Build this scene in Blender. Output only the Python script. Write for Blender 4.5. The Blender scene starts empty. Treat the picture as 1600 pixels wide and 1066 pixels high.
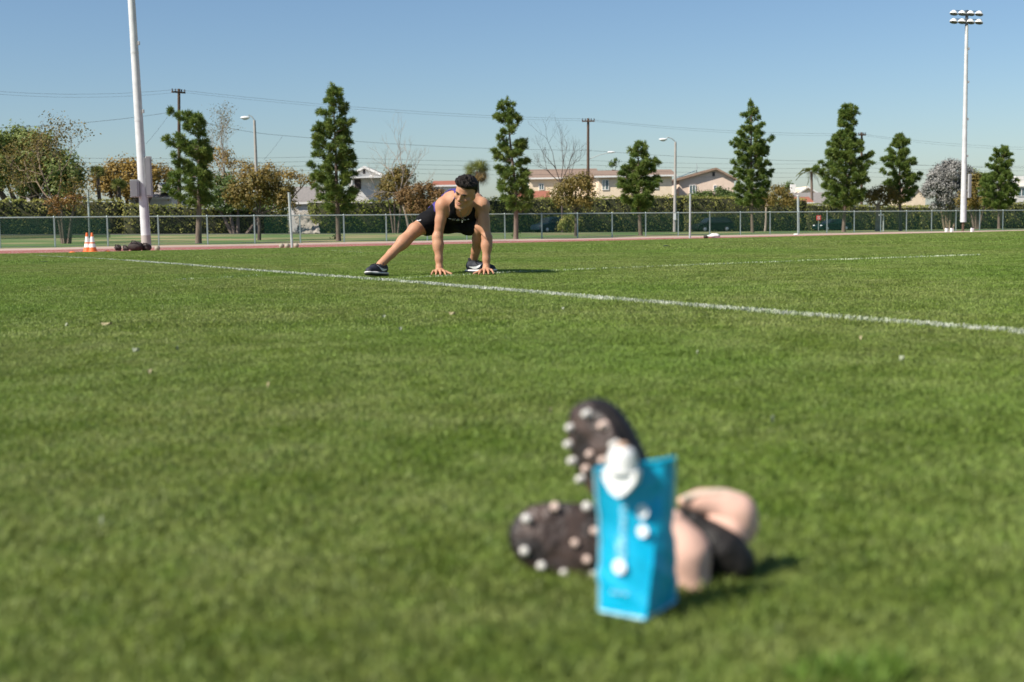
import bpy, math, random
import numpy as np
from mathutils import Vector, Matrix, Euler

R = math.radians
SC = bpy.context.scene
COL = SC.collection

# ------------------------------------------------------------------ camera
H_CAM, FPX, PITCH, ROLL = 0.478, 2000.0, 0.0969, 0.016
cp, sp, cr, sr = math.cos(PITCH), math.sin(PITCH), math.cos(ROLL), math.sin(ROLL)
cF = np.array([0, cp, -sp])
_r0, _u0 = np.array([1.0, 0, 0]), np.array([0, sp, cp])
cR, cU = cr*_r0 - sr*_u0, sr*_r0 + cr*_u0
cam_data = bpy.data.cameras.new('camera')
cam = bpy.data.objects.new('camera', cam_data)
COL.objects.link(cam)
cam.matrix_world = Matrix(((cR[0], cU[0], -cF[0], 0), (cR[1], cU[1], -cF[1], 0), (cR[2], cU[2], -cF[2], H_CAM), (0, 0, 0, 1)))
cam_data.sensor_width = 36
cam_data.lens = 36*FPX/1600
cam_data.clip_start, cam_data.clip_end = 0.05, 6000
cam_data.dof.use_dof = True
cam_data.dof.focus_distance = 15.0
cam_data.dof.aperture_fstop = 3.3
SC.camera = cam

# ------------------------------------------------------------------ light
SUN_EL, SUN_AZ = R(44), R(210)                   # azimuth counted from +X towards +Y: the sun stands to the west, a little behind the camera
sun_dir = Vector((math.cos(SUN_EL)*math.cos(SUN_AZ), math.cos(SUN_EL)*math.sin(SUN_AZ), math.sin(SUN_EL)))
sd = bpy.data.lights.new('sun', 'SUN')
sd.energy, sd.angle, sd.color = 5.0, R(0.53), (1.0, 0.94, 0.85)
sun = bpy.data.objects.new('sun', sd)
COL.objects.link(sun)
sun.rotation_euler = sun_dir.to_track_quat('Z', 'Y').to_euler()
world = bpy.data.worlds.new('World')
SC.world = world
world.use_nodes = True
wn = world.node_tree
sky = wn.nodes.new('ShaderNodeTexSky')
sky.sky_type = 'NISHITA'
sky.sun_disc = False
sky.sun_elevation = SUN_EL
sky.sun_rotation = R(90) - SUN_AZ
sky.altitude = 20
sky.air_density, sky.dust_density, sky.ozone_density = 1.0, .55, 5.0
_tint = wn.nodes.new('ShaderNodeMix')                       # one even tint over the whole sky, correcting its colour
_tint.data_type, _tint.blend_type = 'RGBA', 'MULTIPLY'
_tint.inputs[0].default_value = 1.0
_tint.inputs[7].default_value = (1.03, 1.055, 1.06, 1)
wn.links.new(sky.outputs[0], _tint.inputs[6])
wn.links.new(_tint.outputs[2], wn.nodes['Background'].inputs[0])
wn.nodes['Background'].inputs[1].default_value = 0.077
SC.view_settings.view_transform = 'Standard'
SC.view_settings.look = 'None'
SC.view_settings.exposure = 0.46
SC.view_settings.gamma = 1.0
SC.view_settings.use_curve_mapping = False
SC.cycles.use_denoising = True
SC.cycles.max_bounces = 6
SC.cycles.transparent_max_bounces = 12
SC.render.use_persistent_data = False

# ------------------------------------------------------------------ projection and terrain
T_, N_ = np.array([.869, .494]), np.array([-.494, .869])     # along the fence, across it

def ray(px, py):
    return cF + cR*(px-800)/FPX + cU*(533-py)/FPX

def pt(px, py, Y):
    d = ray(px, py)
    return np.array([0, 0, H_CAM]) + d*(Y/d[1])

def qs(X, Y):
    return X*N_[0]+Y*N_[1], X*T_[0]+Y*T_[1]

def ground_z(X, Y):
    q, s = qs(np.asarray(X, float), np.asarray(Y, float))
    s = np.clip(s, -70, 230)
    zf = -.63-.0066*(s-11.3)
    zs = -.46-.0167*(s-22)
    a = np.clip((q-13)/(50-13), 0, 1)**1.15
    b = np.clip((q-65)/(117-65), 0, 1)
    c = np.clip((q-124)/60, 0, 1)
    return a*zf*(1-b)+b*zs + c*0.4

def hit(px, py, far=400, dz=0.0):
    d = ray(px, py)
    t = 1.0
    for _ in range(6000):
        p = np.array([0, 0, H_CAM])+d*t
        if p[2] <= ground_z(p[0], p[1])+dz or p[1] > far:
            return p
        t *= 1.001
    return p

def depth_q(px, q):
    tan = (px-800)/FPX
    return q/(N_[1]+N_[0]*tan)

def unit(v):
    return v/(np.linalg.norm(v, axis=-1, keepdims=True)+1e-9)

def kpx(Y):
    return FPX/Y

def XY(q, s):
    return q*N_[0]+s*T_[0], q*N_[1]+s*T_[1]

# ------------------------------------------------------------------ materials
MATS = {}

def nd(nt, typ, **kw):
    n = nt.nodes.new(typ)
    for k, v in kw.items():
        setattr(n, k, v)
    return n

def mat(name, col, rough=.6, col2=None, scale=8.0, attr=None, metallic=0.0, bump=0.0, bscale=60.0, trans=0.0, spec=.5, detail=4.0, coord='Object', lo=.35, hi=.65, stretch=None):
    """principled material; col2 mixes in by noise, or by the mesh attribute ATTR"""
    if name in MATS:
        return MATS[name]
    m = bpy.data.materials.new(name)
    m.use_nodes = True
    nt = m.node_tree
    b = nt.nodes['Principled BSDF']
    b.inputs['Base Color'].default_value = (*col, 1)
    b.inputs['Roughness'].default_value = rough
    b.inputs['Metallic'].default_value = metallic
    b.inputs['Specular IOR Level'].default_value = spec
    tc = nd(nt, 'ShaderNodeTexCoord')
    vec = tc.outputs[coord]
    if stretch:
        mp = nd(nt, 'ShaderNodeMapping')
        mp.inputs['Scale'].default_value = stretch
        nt.links.new(vec, mp.inputs[0])
        vec = mp.outputs[0]
    if col2 is not None:
        mx = nd(nt, 'ShaderNodeMix', data_type='RGBA')
        mx.inputs[6].default_value, mx.inputs[7].default_value = (*col, 1), (*col2, 1)
        if attr:
            a = nd(nt, 'ShaderNodeAttribute', attribute_name=attr)
            nt.links.new(a.outputs['Fac'], mx.inputs[0])
        else:
            no = nd(nt, 'ShaderNodeTexNoise')
            no.inputs['Scale'].default_value = scale
            no.inputs['Detail'].default_value = detail
            nt.links.new(vec, no.inputs['Vector'])
            rp = nd(nt, 'ShaderNodeMapRange')
            rp.inputs[1].default_value, rp.inputs[2].default_value = lo, hi
            nt.links.new(no.outputs[0], rp.inputs[0])
            nt.links.new(rp.outputs[0], mx.inputs[0])
        nt.links.new(mx.outputs[2], b.inputs['Base Color'])
    if bump:
        no2 = nd(nt, 'ShaderNodeTexNoise')
        no2.inputs['Scale'].default_value = bscale
        no2.inputs['Detail'].default_value = 5
        nt.links.new(vec, no2.inputs['Vector'])
        bp = nd(nt, 'ShaderNodeBump')
        bp.inputs['Strength'].default_value = bump
        bp.inputs['Distance'].default_value = .02
        nt.links.new(no2.outputs[0], bp.inputs['Height'])
        nt.links.new(bp.outputs[0], b.inputs['Normal'])
    if trans:                                          # thin leaves let light through
        t = nd(nt, 'ShaderNodeBsdfTranslucent')
        src = b.inputs['Base Color'].links[0].from_socket if b.inputs['Base Color'].links else None
        if src:
            nt.links.new(src, t.inputs[0])
        else:
            t.inputs[0].default_value = (*col, 1)
        ms = nd(nt, 'ShaderNodeMixShader')
        ms.inputs[0].default_value = trans
        nt.links.new(b.outputs[0], ms.inputs[1])
        nt.links.new(t.outputs[0], ms.inputs[2])
        nt.links.new(ms.outputs[0], nt.nodes['Material Output'].inputs[0])
    MATS[name] = m
    return m

# ------------------------------------------------------------------ mesh helpers
def link(name, me, parent=None):
    o = bpy.data.objects.new(name, me)
    COL.objects.link(o)
    if parent is not None:
        o.parent = parent
    return o

def tag(o, label=None, cat=None, group=None, kind=None):
    for k, v in (('label', label), ('category', cat), ('group', group), ('kind', kind)):
        if v:
            o[k] = v
    return o

def thing(name, label, cat, loc=(0, 0, 0), group=None, rz=0):
    o = bpy.data.objects.new(name, None)
    o.empty_display_size = .2
    COL.objects.link(o)
    o.location = loc
    o.rotation_euler.z = rz
    return tag(o, label, cat, group)

def np_mesh(name, V, Fa, m=None, var=None, smooth=False, mi=None):
    V, Fa = np.asarray(V, np.float32), np.asarray(Fa, np.int32)
    me = bpy.data.meshes.new(name)
    n, k = Fa.shape
    me.vertices.add(len(V))
    me.vertices.foreach_set('co', V.ravel())
    me.loops.add(n*k)
    me.loops.foreach_set('vertex_index', Fa.ravel())
    me.polygons.add(n)
    me.polygons.foreach_set('loop_start', np.arange(0, n*k, k, dtype=np.int32))
    if mi is not None:
        me.polygons.foreach_set('material_index', np.asarray(mi, np.int32))
    if smooth:
        me.polygons.foreach_set('use_smooth', np.ones(n, bool))
    for x in (m if isinstance(m, (list, tuple)) else [m]):
        if x is not None:
            me.materials.append(x)
    if var is not None:
        a = me.attributes.new('var', 'FLOAT', 'FACE')
        a.data.foreach_set('value', np.asarray(var, np.float32))
    me.update(calc_edges=True)
    return me

class MB:
    """collects simple shapes, links them as one mesh"""
    def __init__(self):
        self.v, self.f = [], []
    def add(self, v, f):
        n = len(self.v)
        self.v += [tuple(map(float, x)) for x in v]
        self.f += [tuple(i+n for i in x) for x in f]
        return self
    def box(self, c, s, rz=0.0, bev=0.0):
        x, y, z = s[0]/2, s[1]/2, s[2]/2
        b = min(bev, x*.6, y*.6, z*.6)
        if b > 0:
            lay = [(-z, b), (-z+b, 0), (z-b, 0), (z, b)]
        else:
            lay = [(-z, 0), (z, 0)]
        v, f = [], []
        ca, sa = math.cos(rz), math.sin(rz)
        for zz, ins in lay:
            X, Y = x-ins, y-ins
            ring = [(-X+b, -Y), (X-b, -Y), (X, -Y+b), (X, Y-b), (X-b, Y), (-X+b, Y), (-X, Y-b), (-X, -Y+b)] if b > 0 else [(-X, -Y), (X, -Y), (X, Y), (-X, Y)]
            v += [(c[0]+a*ca-bb*sa, c[1]+a*sa+bb*ca, c[2]+zz) for a, bb in ring]
        m = len(v)//len(lay)
        for k in range(len(lay)-1):
            f += [(k*m+i, k*m+(i+1) % m, (k+1)*m+(i+1) % m, (k+1)*m+i) for i in range(m)]
        f.append(tuple(range(m-1, -1, -1)))
        f.append(tuple(range((len(lay)-1)*m, len(lay)*m)))
        return self.add(v, f)
    def tube(self, pts, r, n=8, cap=True):
        P = [np.asarray(p, float) for p in pts]
        rr = [r]*len(P) if np.isscalar(r) else r
        v, f = [], []
        prev = None
        for i, p in enumerate(P):
            d = P[min(i+1, len(P)-1)]-P[max(i-1, 0)]
            d = d/(np.linalg.norm(d)+1e-9)
            if prev is None:
                a = np.cross(d, [0, 0, 1.0] if abs(d[2]) < .9 else [1.0, 0, 0])
            else:
                a = prev-d*np.dot(prev, d)
            a = a/(np.linalg.norm(a)+1e-9)
            prev = a
            b = np.cross(d, a)
            v += [p+rr[i]*(math.cos(2*math.pi*k/n)*a+math.sin(2*math.pi*k/n)*b) for k in range(n)]
        for i in range(len(P)-1):
            f += [(i*n+k, i*n+(k+1) % n, (i+1)*n+(k+1) % n, (i+1)*n+k) for k in range(n)]
        if cap:
            f.append(tuple(range(n-1, -1, -1)))
            f.append(tuple(range((len(P)-1)*n, len(P)*n)))
        return self.add(v, f)
    def lathe(self, prof, c=(0, 0, 0), n=16):
        v, f = [], []
        for r, z in prof:
            v += [(c[0]+r*math.cos(2*math.pi*k/n), c[1]+r*math.sin(2*math.pi*k/n), c[2]+z) for k in range(n)]
        for i in range(len(prof)-1):
            f += [(i*n+k, i*n+(k+1) % n, (i+1)*n+(k+1) % n, (i+1)*n+k) for k in range(n)]
        f.append(tuple(range(n-1, -1, -1)))
        f.append(tuple(range((len(prof)-1)*n, len(prof)*n)))
        return self.add(v, f)
    def ball(self, c, r, n=12, m=8, sq=(1, 1, 1)):
        v, f = [], []
        for i in range(m+1):
            a = math.pi*i/m
            rr = max(math.sin(a), .02)
            v += [(c[0]+r*sq[0]*rr*math.cos(2*math.pi*k/n), c[1]+r*sq[1]*rr*math.sin(2*math.pi*k/n), c[2]-r*sq[2]*math.cos(a)) for k in range(n)]
        for i in range(m):
            f += [(i*n+k, i*n+(k+1) % n, (i+1)*n+(k+1) % n, (i+1)*n+k) for k in range(n)]
        f.append(tuple(range(n-1, -1, -1)))
        f.append(tuple(range(m*n, m*n+n)))
        return self.add(v, f)
    def mesh(self, name, m, smooth=False):
        me = bpy.data.meshes.new(name)
        me.from_pydata(self.v, [], self.f)
        me.materials.append(m)
        if smooth:
            me.polygons.foreach_set('use_smooth', np.ones(len(me.polygons), bool))
            try:
                me.set_sharp_from_angle(angle=R(40))
            except Exception:
                pass
        me.update()
        return me
    def build(self, name, m, parent=None, smooth=False):
        return link(name, self.mesh(name, m, smooth), parent)

def copy_tree(o, loc=None, label=None):
    c = o.copy()
    COL.objects.link(c)
    if loc is not None:
        c.location = loc
    if label:
        c['label'] = label
    for ch in list(o.children):
        d = ch.copy()
        COL.objects.link(d)
        d.parent = c
        for g in list(ch.children):
            e = g.copy()
            COL.objects.link(e)
            e.parent = d
    return c
# ================================================================== THE GROUND
def turf_material(name, base=(.190, .250, .040), pale=(.290, .325, .105), deep=(.120, .215, .026), blade=True):
    m = bpy.data.materials.new(name)
    m.use_nodes = True
    nt = m.node_tree
    b = nt.nodes['Principled BSDF']
    geo = nd(nt, 'ShaderNodeNewGeometry')
    n1 = nd(nt, 'ShaderNodeTexNoise')
    n1.inputs['Scale'].default_value, n1.inputs['Detail'].default_value = 3.2, 6
    n2 = nd(nt, 'ShaderNodeTexNoise')
    n2.inputs['Scale'].default_value, n2.inputs['Detail'].default_value = .35, 4
    n3 = nd(nt, 'ShaderNodeTexNoise')
    n3.inputs['Scale'].default_value, n3.inputs['Detail'].default_value = 16, 3
    for n in (n1, n2, n3):
        nt.links.new(geo.outputs['Position'], n.inputs['Vector'])
    mx1 = nd(nt, 'ShaderNodeMix', data_type='RGBA')
    mx1.inputs[6].default_value, mx1.inputs[7].default_value = (*base, 1), (*pale, 1)
    r1 = nd(nt, 'ShaderNodeMapRange')
    r1.inputs[1].default_value, r1.inputs[2].default_value = .28, .74
    nt.links.new(n1.outputs[0], r1.inputs[0])
    nt.links.new(r1.outputs[0], mx1.inputs[0])
    mx2 = nd(nt, 'ShaderNodeMix', data_type='RGBA')
    mx2.inputs[7].default_value = (*deep, 1)
    r2 = nd(nt, 'ShaderNodeMapRange')
    r2.inputs[1].default_value, r2.inputs[2].default_value, r2.inputs[4].default_value = .45, .8, .7
    nt.links.new(n3.outputs[0], r2.inputs[0])
    nt.links.new(r2.outputs[0], mx2.inputs[0])
    nt.links.new(mx1.outputs[2], mx2.inputs[6])
    mx3 = nd(nt, 'ShaderNodeMix', data_type='RGBA')
    mx3.inputs[7].default_value = (base[0]*.82, base[1]*1.08, base[2]*.8, 1)
    r3 = nd(nt, 'ShaderNodeMapRange')
    r3.inputs[1].default_value, r3.inputs[2].default_value, r3.inputs[4].default_value = .42, .62, .6
    nt.links.new(n2.outputs[0], r3.inputs[0])
    nt.links.new(r3.outputs[0], mx3.inputs[0])
    nt.links.new(mx2.outputs[2], mx3.inputs[6])
    last = mx3.outputs[2]
    if blade:
        a = nd(nt, 'ShaderNodeAttribute', attribute_name='var')
        hv = nd(nt, 'ShaderNodeHueSaturation')
        rv = nd(nt, 'ShaderNodeMapRange')
        rv.inputs[3].default_value, rv.inputs[4].default_value = .50, 1.50
        nt.links.new(a.outputs['Fac'], rv.inputs[0])
        nt.links.new(rv.outputs[0], hv.inputs['Value'])
        nt.links.new(last, hv.inputs['Color'])
        last = hv.outputs[0]
    nt.links.new(last, b.inputs['Base Color'])
    b.inputs['Roughness'].default_value = .55 if blade else .9
    b.inputs['Specular IOR Level'].default_value = .35 if blade else .1
    if blade:
        t = nd(nt, 'ShaderNodeBsdfTranslucent')
        nt.links.new(last, t.inputs[0])
        ms = nd(nt, 'ShaderNodeMixShader')
        ms.inputs[0].default_value = .35
        nt.links.new(b.outputs[0], ms.inputs[1])
        nt.links.new(t.outputs[0], ms.inputs[2])
        nt.links.new(ms.outputs[0], nt.nodes['Material Output'].inputs[0])
    return m

M_turf = turf_material('turf_base', blade=False)
M_blade = turf_material('turf_blade')
M_track = mat('track_red', (.27, .075, .052), .85, (.32, .11, .08), 1.2, bump=.2, coord='Object')
M_apron = mat('track_apron', (.40, .29, .23), .9, (.48, .34, .28), .9, bump=.2)
M_curb = mat('track_edge', (.48, .37, .27), .9, (.40, .29, .20), 1.5)
M_verge = mat('verge_grass', (.080, .145, .026), .95, (.29, .235, .105), .14, bump=.6, bscale=9, detail=9, lo=.46, hi=.63)
M_street = mat('street_asphalt', (.055, .055, .055), .9, (.075, .073, .07), 3)
M_soil = mat('far_ground', (.14, .12, .08), .95, (.09, .10, .05), .1)
M_white = mat('white_paint', (.78, .78, .76), .7)

def sheet(name, q0, q1, nq, s0, s1, ns, m, dz=0.0):
    q, s = np.meshgrid(np.linspace(q0, q1, nq+1), np.linspace(s0, s1, ns+1), indexing='ij')
    x, y = XY(q, s)
    V = np.stack([x, y, ground_z(x, y)+dz], -1).reshape(-1, 3)
    i = np.arange(nq)[:, None]*(ns+1)+np.arange(ns)[None, :]
    Fa = np.stack([i, i+ns+1, i+ns+2, i+1], -1).reshape(-1, 4)[:, ::-1]
    return tag(link(name, np_mesh(name, V, Fa, m, smooth=True)), kind='structure')

sheet('turf_field', -40, 48, 44, -140, 240, 190, M_turf)
sheet('track_inner_edge', 48, 50.6, 2, -140, 240, 190, M_curb)
sheet('running_track', 50.6, 57.5, 3, -140, 240, 190, M_track)
sheet('track_apron', 57.5, 63.0, 3, -140, 240, 190, M_apron)
for k in range(4):
    sheet('lane_line', 51.8+k*1.22, 51.86+k*1.22, 1, -140, 240, 190, M_white, .004)
sheet('grass_verge', 63.0, 112, 25, -140, 240, 190, M_verge)
sheet('street', 112, 120.5, 4, -140, 240, 190, M_street)
sheet('ground', 120.5, 1500, 60, -900, 900, 90, M_soil)

# ---- blades of artificial turf: tiles of blades spread over the part of the field in view
rng = np.random.default_rng(5)

def blade_tile(name, size, n, h0, h1, w, seed):
    g = np.random.default_rng(seed)
    p = g.random((n, 2))*size-size/2
    # lean follows a smooth random field, so the pile lies in swirls
    ph = g.random(6)*6.28
    la = .8*np.sin(p[:, 0]*2*math.pi/size+ph[0])+.7*np.sin(p[:, 1]*2*math.pi/size+ph[1])+.6*np.sin((p[:, 0]+p[:, 1])*4*math.pi/size+ph[2])+g.normal(0, 1.6, n)
    lean = np.clip(g.normal(.75, .35, n), .05, 1.5)
    h = g.uniform(h0, h1, n)
    a = g.random(n)*6.283
    wx, wy = np.cos(a)*w/2, np.sin(a)*w/2
    dx, dy = np.cos(la)*lean, np.sin(la)*lean
    mid = np.stack([p[:, 0]+dx*h*.25, p[:, 1]+dy*h*.25, h*.55], -1)
    tip = np.stack([p[:, 0]+dx*h*.9, p[:, 1]+dy*h*.9, h*np.clip(1-.35*lean, .25, 1)], -1)
    W = np.stack([wx, wy, np.zeros(n)], -1)
    base = np.stack([p[:, 0], p[:, 1], np.zeros(n)], -1)
    V = np.stack([base-W, base+W, mid+W*.9, mid-W*.9, tip], 1).reshape(-1, 3)
    i = np.arange(n)[:, None]*5
    Fa = np.concatenate([np.concatenate([i, i+1, i+2], 1), np.concatenate([i, i+2, i+3], 1), np.concatenate([i+3, i+2, i+4], 1)])
    var = g.random(n)
    return bpy.data.objects.new(name, np_mesh(name, V, Fa, M_blade, np.concatenate([var]*3)))

def spread(name, tiles, P, rot, scl):
    """instance the tiles on the points P with geometry nodes (one object)"""
    c = bpy.data.collections.new(name+'_tiles')
    for t in tiles:
        c.objects.link(t)
    me = bpy.data.meshes.new(name)
    me.vertices.add(len(P))
    me.vertices.foreach_set('co', np.asarray(P, np.float32).ravel())
    for nm, typ, arr in (('rot', 'FLOAT', rot), ('scl', 'FLOAT', scl), ('pick', 'INT', np.arange(len(P)) % len(tiles))):
        a = me.attributes.new(nm, typ, 'POINT')
        a.data.foreach_set('value', np.asarray(arr, np.int32 if typ == 'INT' else np.float32))
    o = link(name, me)
    gt = bpy.data.node_groups.new(name, 'GeometryNodeTree')
    gt.interface.new_socket('Geometry', in_out='INPUT', socket_type='NodeSocketGeometry')
    gt.interface.new_socket('Geometry', in_out='OUTPUT', socket_type='NodeSocketGeometry')
    gi, go = gt.nodes.new('NodeGroupInput'), gt.nodes.new('NodeGroupOutput')
    ci = gt.nodes.new('GeometryNodeCollectionInfo')
    ci.inputs['Collection'].default_value = c
    ci.inputs['Separate Children'].default_value = True
    ci.inputs['Reset Children'].default_value = True
    ip = gt.nodes.new('GeometryNodeInstanceOnPoints')
    ip.inputs['Pick Instance'].default_value = True
    def at(nm, typ):
        n = gt.nodes.new('GeometryNodeInputNamedAttribute')
        n.data_type = typ
        n.inputs['Name'].default_value = nm
        return n.outputs['Attribute']
    cx = gt.nodes.new('ShaderNodeCombineXYZ')
    gt.links.new(at('rot', 'FLOAT'), cx.inputs[2])
    cs = gt.nodes.new('ShaderNodeCombineXYZ')
    s_ = at('scl', 'FLOAT')
    cs.inputs[0].default_value = cs.inputs[1].default_value = 1
    gt.links.new(s_, cs.inputs[2])
    gt.links.new(gi.outputs[0], ip.inputs['Points'])
    gt.links.new(ci.outputs[0], ip.inputs['Instance'])
    gt.links.new(at('pick', 'INT'), ip.inputs['Instance Index'])
    gt.links.new(cx.outputs[0], ip.inputs['Rotation'])
    gt.links.new(cs.outputs[0], ip.inputs['Scale'])
    gt.links.new(ip.outputs[0], go.inputs[0])
    md = o.modifiers.new('spread', 'NODES')
    md.node_group = gt
    return o

def turf_band(name, size, y0, y1, tiles, margin=.6):
    q, s = np.meshgrid(np.arange(-60, 60, size), np.arange(-60, 120, size), indexing='ij')
    x, y = XY(q.ravel(), s.ravel())
    qq = q.ravel()
    k = (y > y0) & (y <= y1) & (np.abs(x) < .405*y+margin) & (qq < 48-size/2)
    x, y = x[k], y[k]
    n = len(x)
    P = np.stack([x, y, ground_z(x, y)], -1)
    rot = rng.integers(0, 4, n)*math.pi/2+math.atan2(T_[1], T_[0])
    o = spread(name, tiles, P, rot, rng.uniform(.85, 1.15, n))
    return tag(o, kind='stuff')

turf_band('turf_blades', .30, .9, 5.25, [blade_tile('pile', .31, 5200, .012, .026, .0026, 10+i) for i in range(5)], 2.0)
turf_band('turf_blades', .50, 4.9, 17.6, [blade_tile('pile', .52, 6500, .013, .027, .0042, 20+i) for i in range(5)], 3.5)
turf_band('turf_blades', 1.2, 16.6, 90.0, [blade_tile('pile', 1.24, 10000, .015, .032, .010, 30+i) for i in range(4)], 7.0)

# ---- painted lines: a strip on the ground and painted blades standing through it
M_line = mat('line_paint', (.56, .57, .50), .8, (.30, .36, .20), 9, coord='Object')
M_faint = mat('line_paint_worn', (.44, .49, .34), .8, (.26, .33, .14), 5)

def field_line(a, b, w, dens, m, seed, name='field_line'):
    a, b = np.asarray(a, float), np.asarray(b, float)
    L = np.linalg.norm(b-a)
    d = (b-a)/L
    nrm = np.array([-d[1], d[0]])
    g = np.random.default_rng(seed)
    n = int(L*w*dens)
    u, v = g.random(n)*L, np.clip(g.uniform(-.5, .5, n)+g.normal(0, .05, n), -.6, .6)*w
    # worn stretches
    wear = .5+.3*np.sin(u*1.7+seed)+.25*np.sin(u*4.3+2*seed)
    k = g.random(n) < np.clip(.62+wear*.55, .35, 1)
    u, v = u[k], v[k]
    n = len(u)
    X = a[None]+d[None]*u[:, None]+nrm[None]*v[:, None]
    z = ground_z(X[:, 0], X[:, 1])
    dist = np.maximum(X[:, 1], 4)
    bw = (.0022+.00042*dist)*g.uniform(.7, 1.3, n)
    an, la = g.random(n)*6.283, g.random(n)*6.283
    h = g.uniform(.017, .026, n)
    ln = g.uniform(.1, .8, n)*h
    W = np.stack([np.cos(an)*bw, np.sin(an)*bw, np.zeros(n)], -1)/2
    P = np.stack([X[:, 0], X[:, 1], z+.003], -1)
    Tp = P+np.stack([np.cos(la)*ln, np.sin(la)*ln, h], -1)
    V = np.stack([P-W, P+W, Tp+W*.6, Tp-W*.6], 1).reshape(-1, 3)
    Fa = np.arange(4*n).reshape(-1, 4)
    o = link(name, np_mesh(name, V, Fa, m))
    return tag(o, kind='structure')

def line_px(pts, w, dens, m, seed):
    P = [hit(*p, dz=.017)[:2] for p in pts]
    for k in range(len(P)-1):
        field_line(P[k], P[k+1], w, dens, m, seed+k)
line_px([(1660, 523), (1120, 480), (600, 437.3)], .085, 15000, M_line, 3)
line_px([(600, 437.3), (330, 417.5), (60, 400)], .095, 6500, M_line, 5)
line_px([(607, 436.5), (735, 429), (808, 425), (1160, 411), (1530, 398)], .075, 3300, M_faint, 14)
line_px([(275, 437), (340, 434), (412, 430)], .06, 1500, M_faint, 25)
line_px([(487, 390.5), (566, 395)], .10, 700, M_faint, 36)
# ================================================================== FENCE, POLES, WIRES
M_galv = mat('galvanised', (.50, .54, .52), .45, (.40, .44, .43), 4, metallic=.35)
M_galvpost = mat('fence_steel', (.42, .50, .46), .5, (.34, .42, .39), 3, metallic=.2)
M_white_steel = mat('pole_steel', (.64, .65, .64), .55, (.52, .53, .53), 2.5, bump=.05)
M_graybox = mat('grey_enamel', (.37, .38, .38), .55, (.31, .32, .32), 2)
M_dark = mat('dark_steel', (.05, .06, .07), .5)
M_wood = mat('pole_wood', (.085, .052, .034), .9, (.13, .085, .055), 3, bump=.4, stretch=(4, 4, .4))
M_conc = mat('concrete', (.42, .38, .34), .9, (.34, .31, .28), 3)
M_lampcol = mat('lamp_column', (.40, .37, .33), .8, (.34, .31, .28), 3)
M_white2 = mat('white_enamel', (.78, .78, .76), .4)
M_lens = mat('lens', (.55, .58, .60), .2)
M_wire = mat('wire', (.10, .10, .11), .6)
M_screen = bpy.data.materials.new('green_screen_mesh')
M_screen.use_nodes = True
_nt = M_screen.node_tree
_b = _nt.nodes['Principled BSDF']
_b.inputs['Base Color'].default_value = (.006, .17, .065, 1)
_b.inputs['Roughness'].default_value = .7
_tr = nd(_nt, 'ShaderNodeBsdfTransparent')
_ms = nd(_nt, 'ShaderNodeMixShader')
_ms.inputs[0].default_value = .20                    # open weave, far too fine to tell the threads apart
_nt.links.new(_tr.outputs[0], _ms.inputs[1])
_nt.links.new(_b.outputs[0], _ms.inputs[2])
_nt.links.new(_ms.outputs[0], _nt.nodes['Material Output'].inputs[0])
M_link = M_screen.copy()
M_link.name = 'chain_link'
M_link.node_tree.nodes['Principled BSDF'].inputs['Base Color'].default_value = (.12, .20, .15, 1)
[n for n in M_link.node_tree.nodes if n.type == 'MIX_SHADER'][0].inputs[0].default_value = .07

M_screen_shade = M_screen.copy()                 # screen by the cones, darkened and thickened to paint in the hedge's shade
M_screen_shade.name = 'shaded_green_screen'
[n for n in M_screen_shade.node_tree.nodes if n.type == 'MIX_SHADER'][0].inputs[0].default_value = .62
M_screen_shade.node_tree.nodes['Principled BSDF'].inputs['Base Color'].default_value = (.004, .075, .034, 1)
FQ, FH = 63.4, 1.42
def fpos(s, dz=0.0, q=FQ):
    x, y = XY(q, s)
    return np.array([x, y, float(ground_z(x, y))+dz])
def s_of(px, q=FQ):
    Y = depth_q(px, q)
    X = (px-800)/FPX*Y
    return X*T_[0]+Y*T_[1]

fence = thing('mesh_fence', 'long low galvanised fence with green screen behind the running track', 'fence', fpos(40))
def under(o, root):
    o.parent = root
    o.matrix_parent_inverse = Matrix.Translation(root.location).inverted()
    return o
s0, s1 = s_of(-60)-2, s_of(1660)+4
post_me = MB().tube([(0, 0, 0), (0, 0, FH)], .042, 8).lathe([(.05, FH-.02), (.05, FH+.02), (.02, FH+.06)], n=8).mesh('post', M_galvpost, True)
ss = np.arange(s_of(91)-2.44*12, s1, 2.44)
for s in ss:
    o = link('post', post_me)
    o.location = fpos(s)
    under(o, fence)
rail = MB().tube([fpos(s, FH) for s in np.linspace(s0, s1, 30)], .035, 6)
under(rail.build('top_rail', M_galvpost), fence)
wire_ = MB().tube([fpos(s, .06) for s in np.linspace(s0, s1, 30)], .012, 4)
under(wire_.build('bottom_wire', M_galvpost), fence)
def fence_sheet(name, sa, sb, za, zb, m, dq):
    n = max(2, int((sb-sa)/3))
    V, Fa = [], []
    for s in np.linspace(sa, sb, n):
        V += [fpos(s, za, FQ+dq), fpos(s, zb, FQ+dq)]
    Fa = [(2*i, 2*i+2, 2*i+3, 2*i+1) for i in range(n-1)]
    return under(link(name, np_mesh(name, V, Fa, m)), fence)
fence_sheet('chain_link', s0, s1, .06, FH, M_link, .03)
for a, b in ((-60, 178), (418, 494), (500, 760), (760, 1010), (1010, 1290), (1290, 1660)):
    fence_sheet('windscreen', s_of(a), s_of(b), .42 if b < 800 else .16, FH-.03, M_screen_shade if b < 200 else M_screen, .06)

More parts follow.
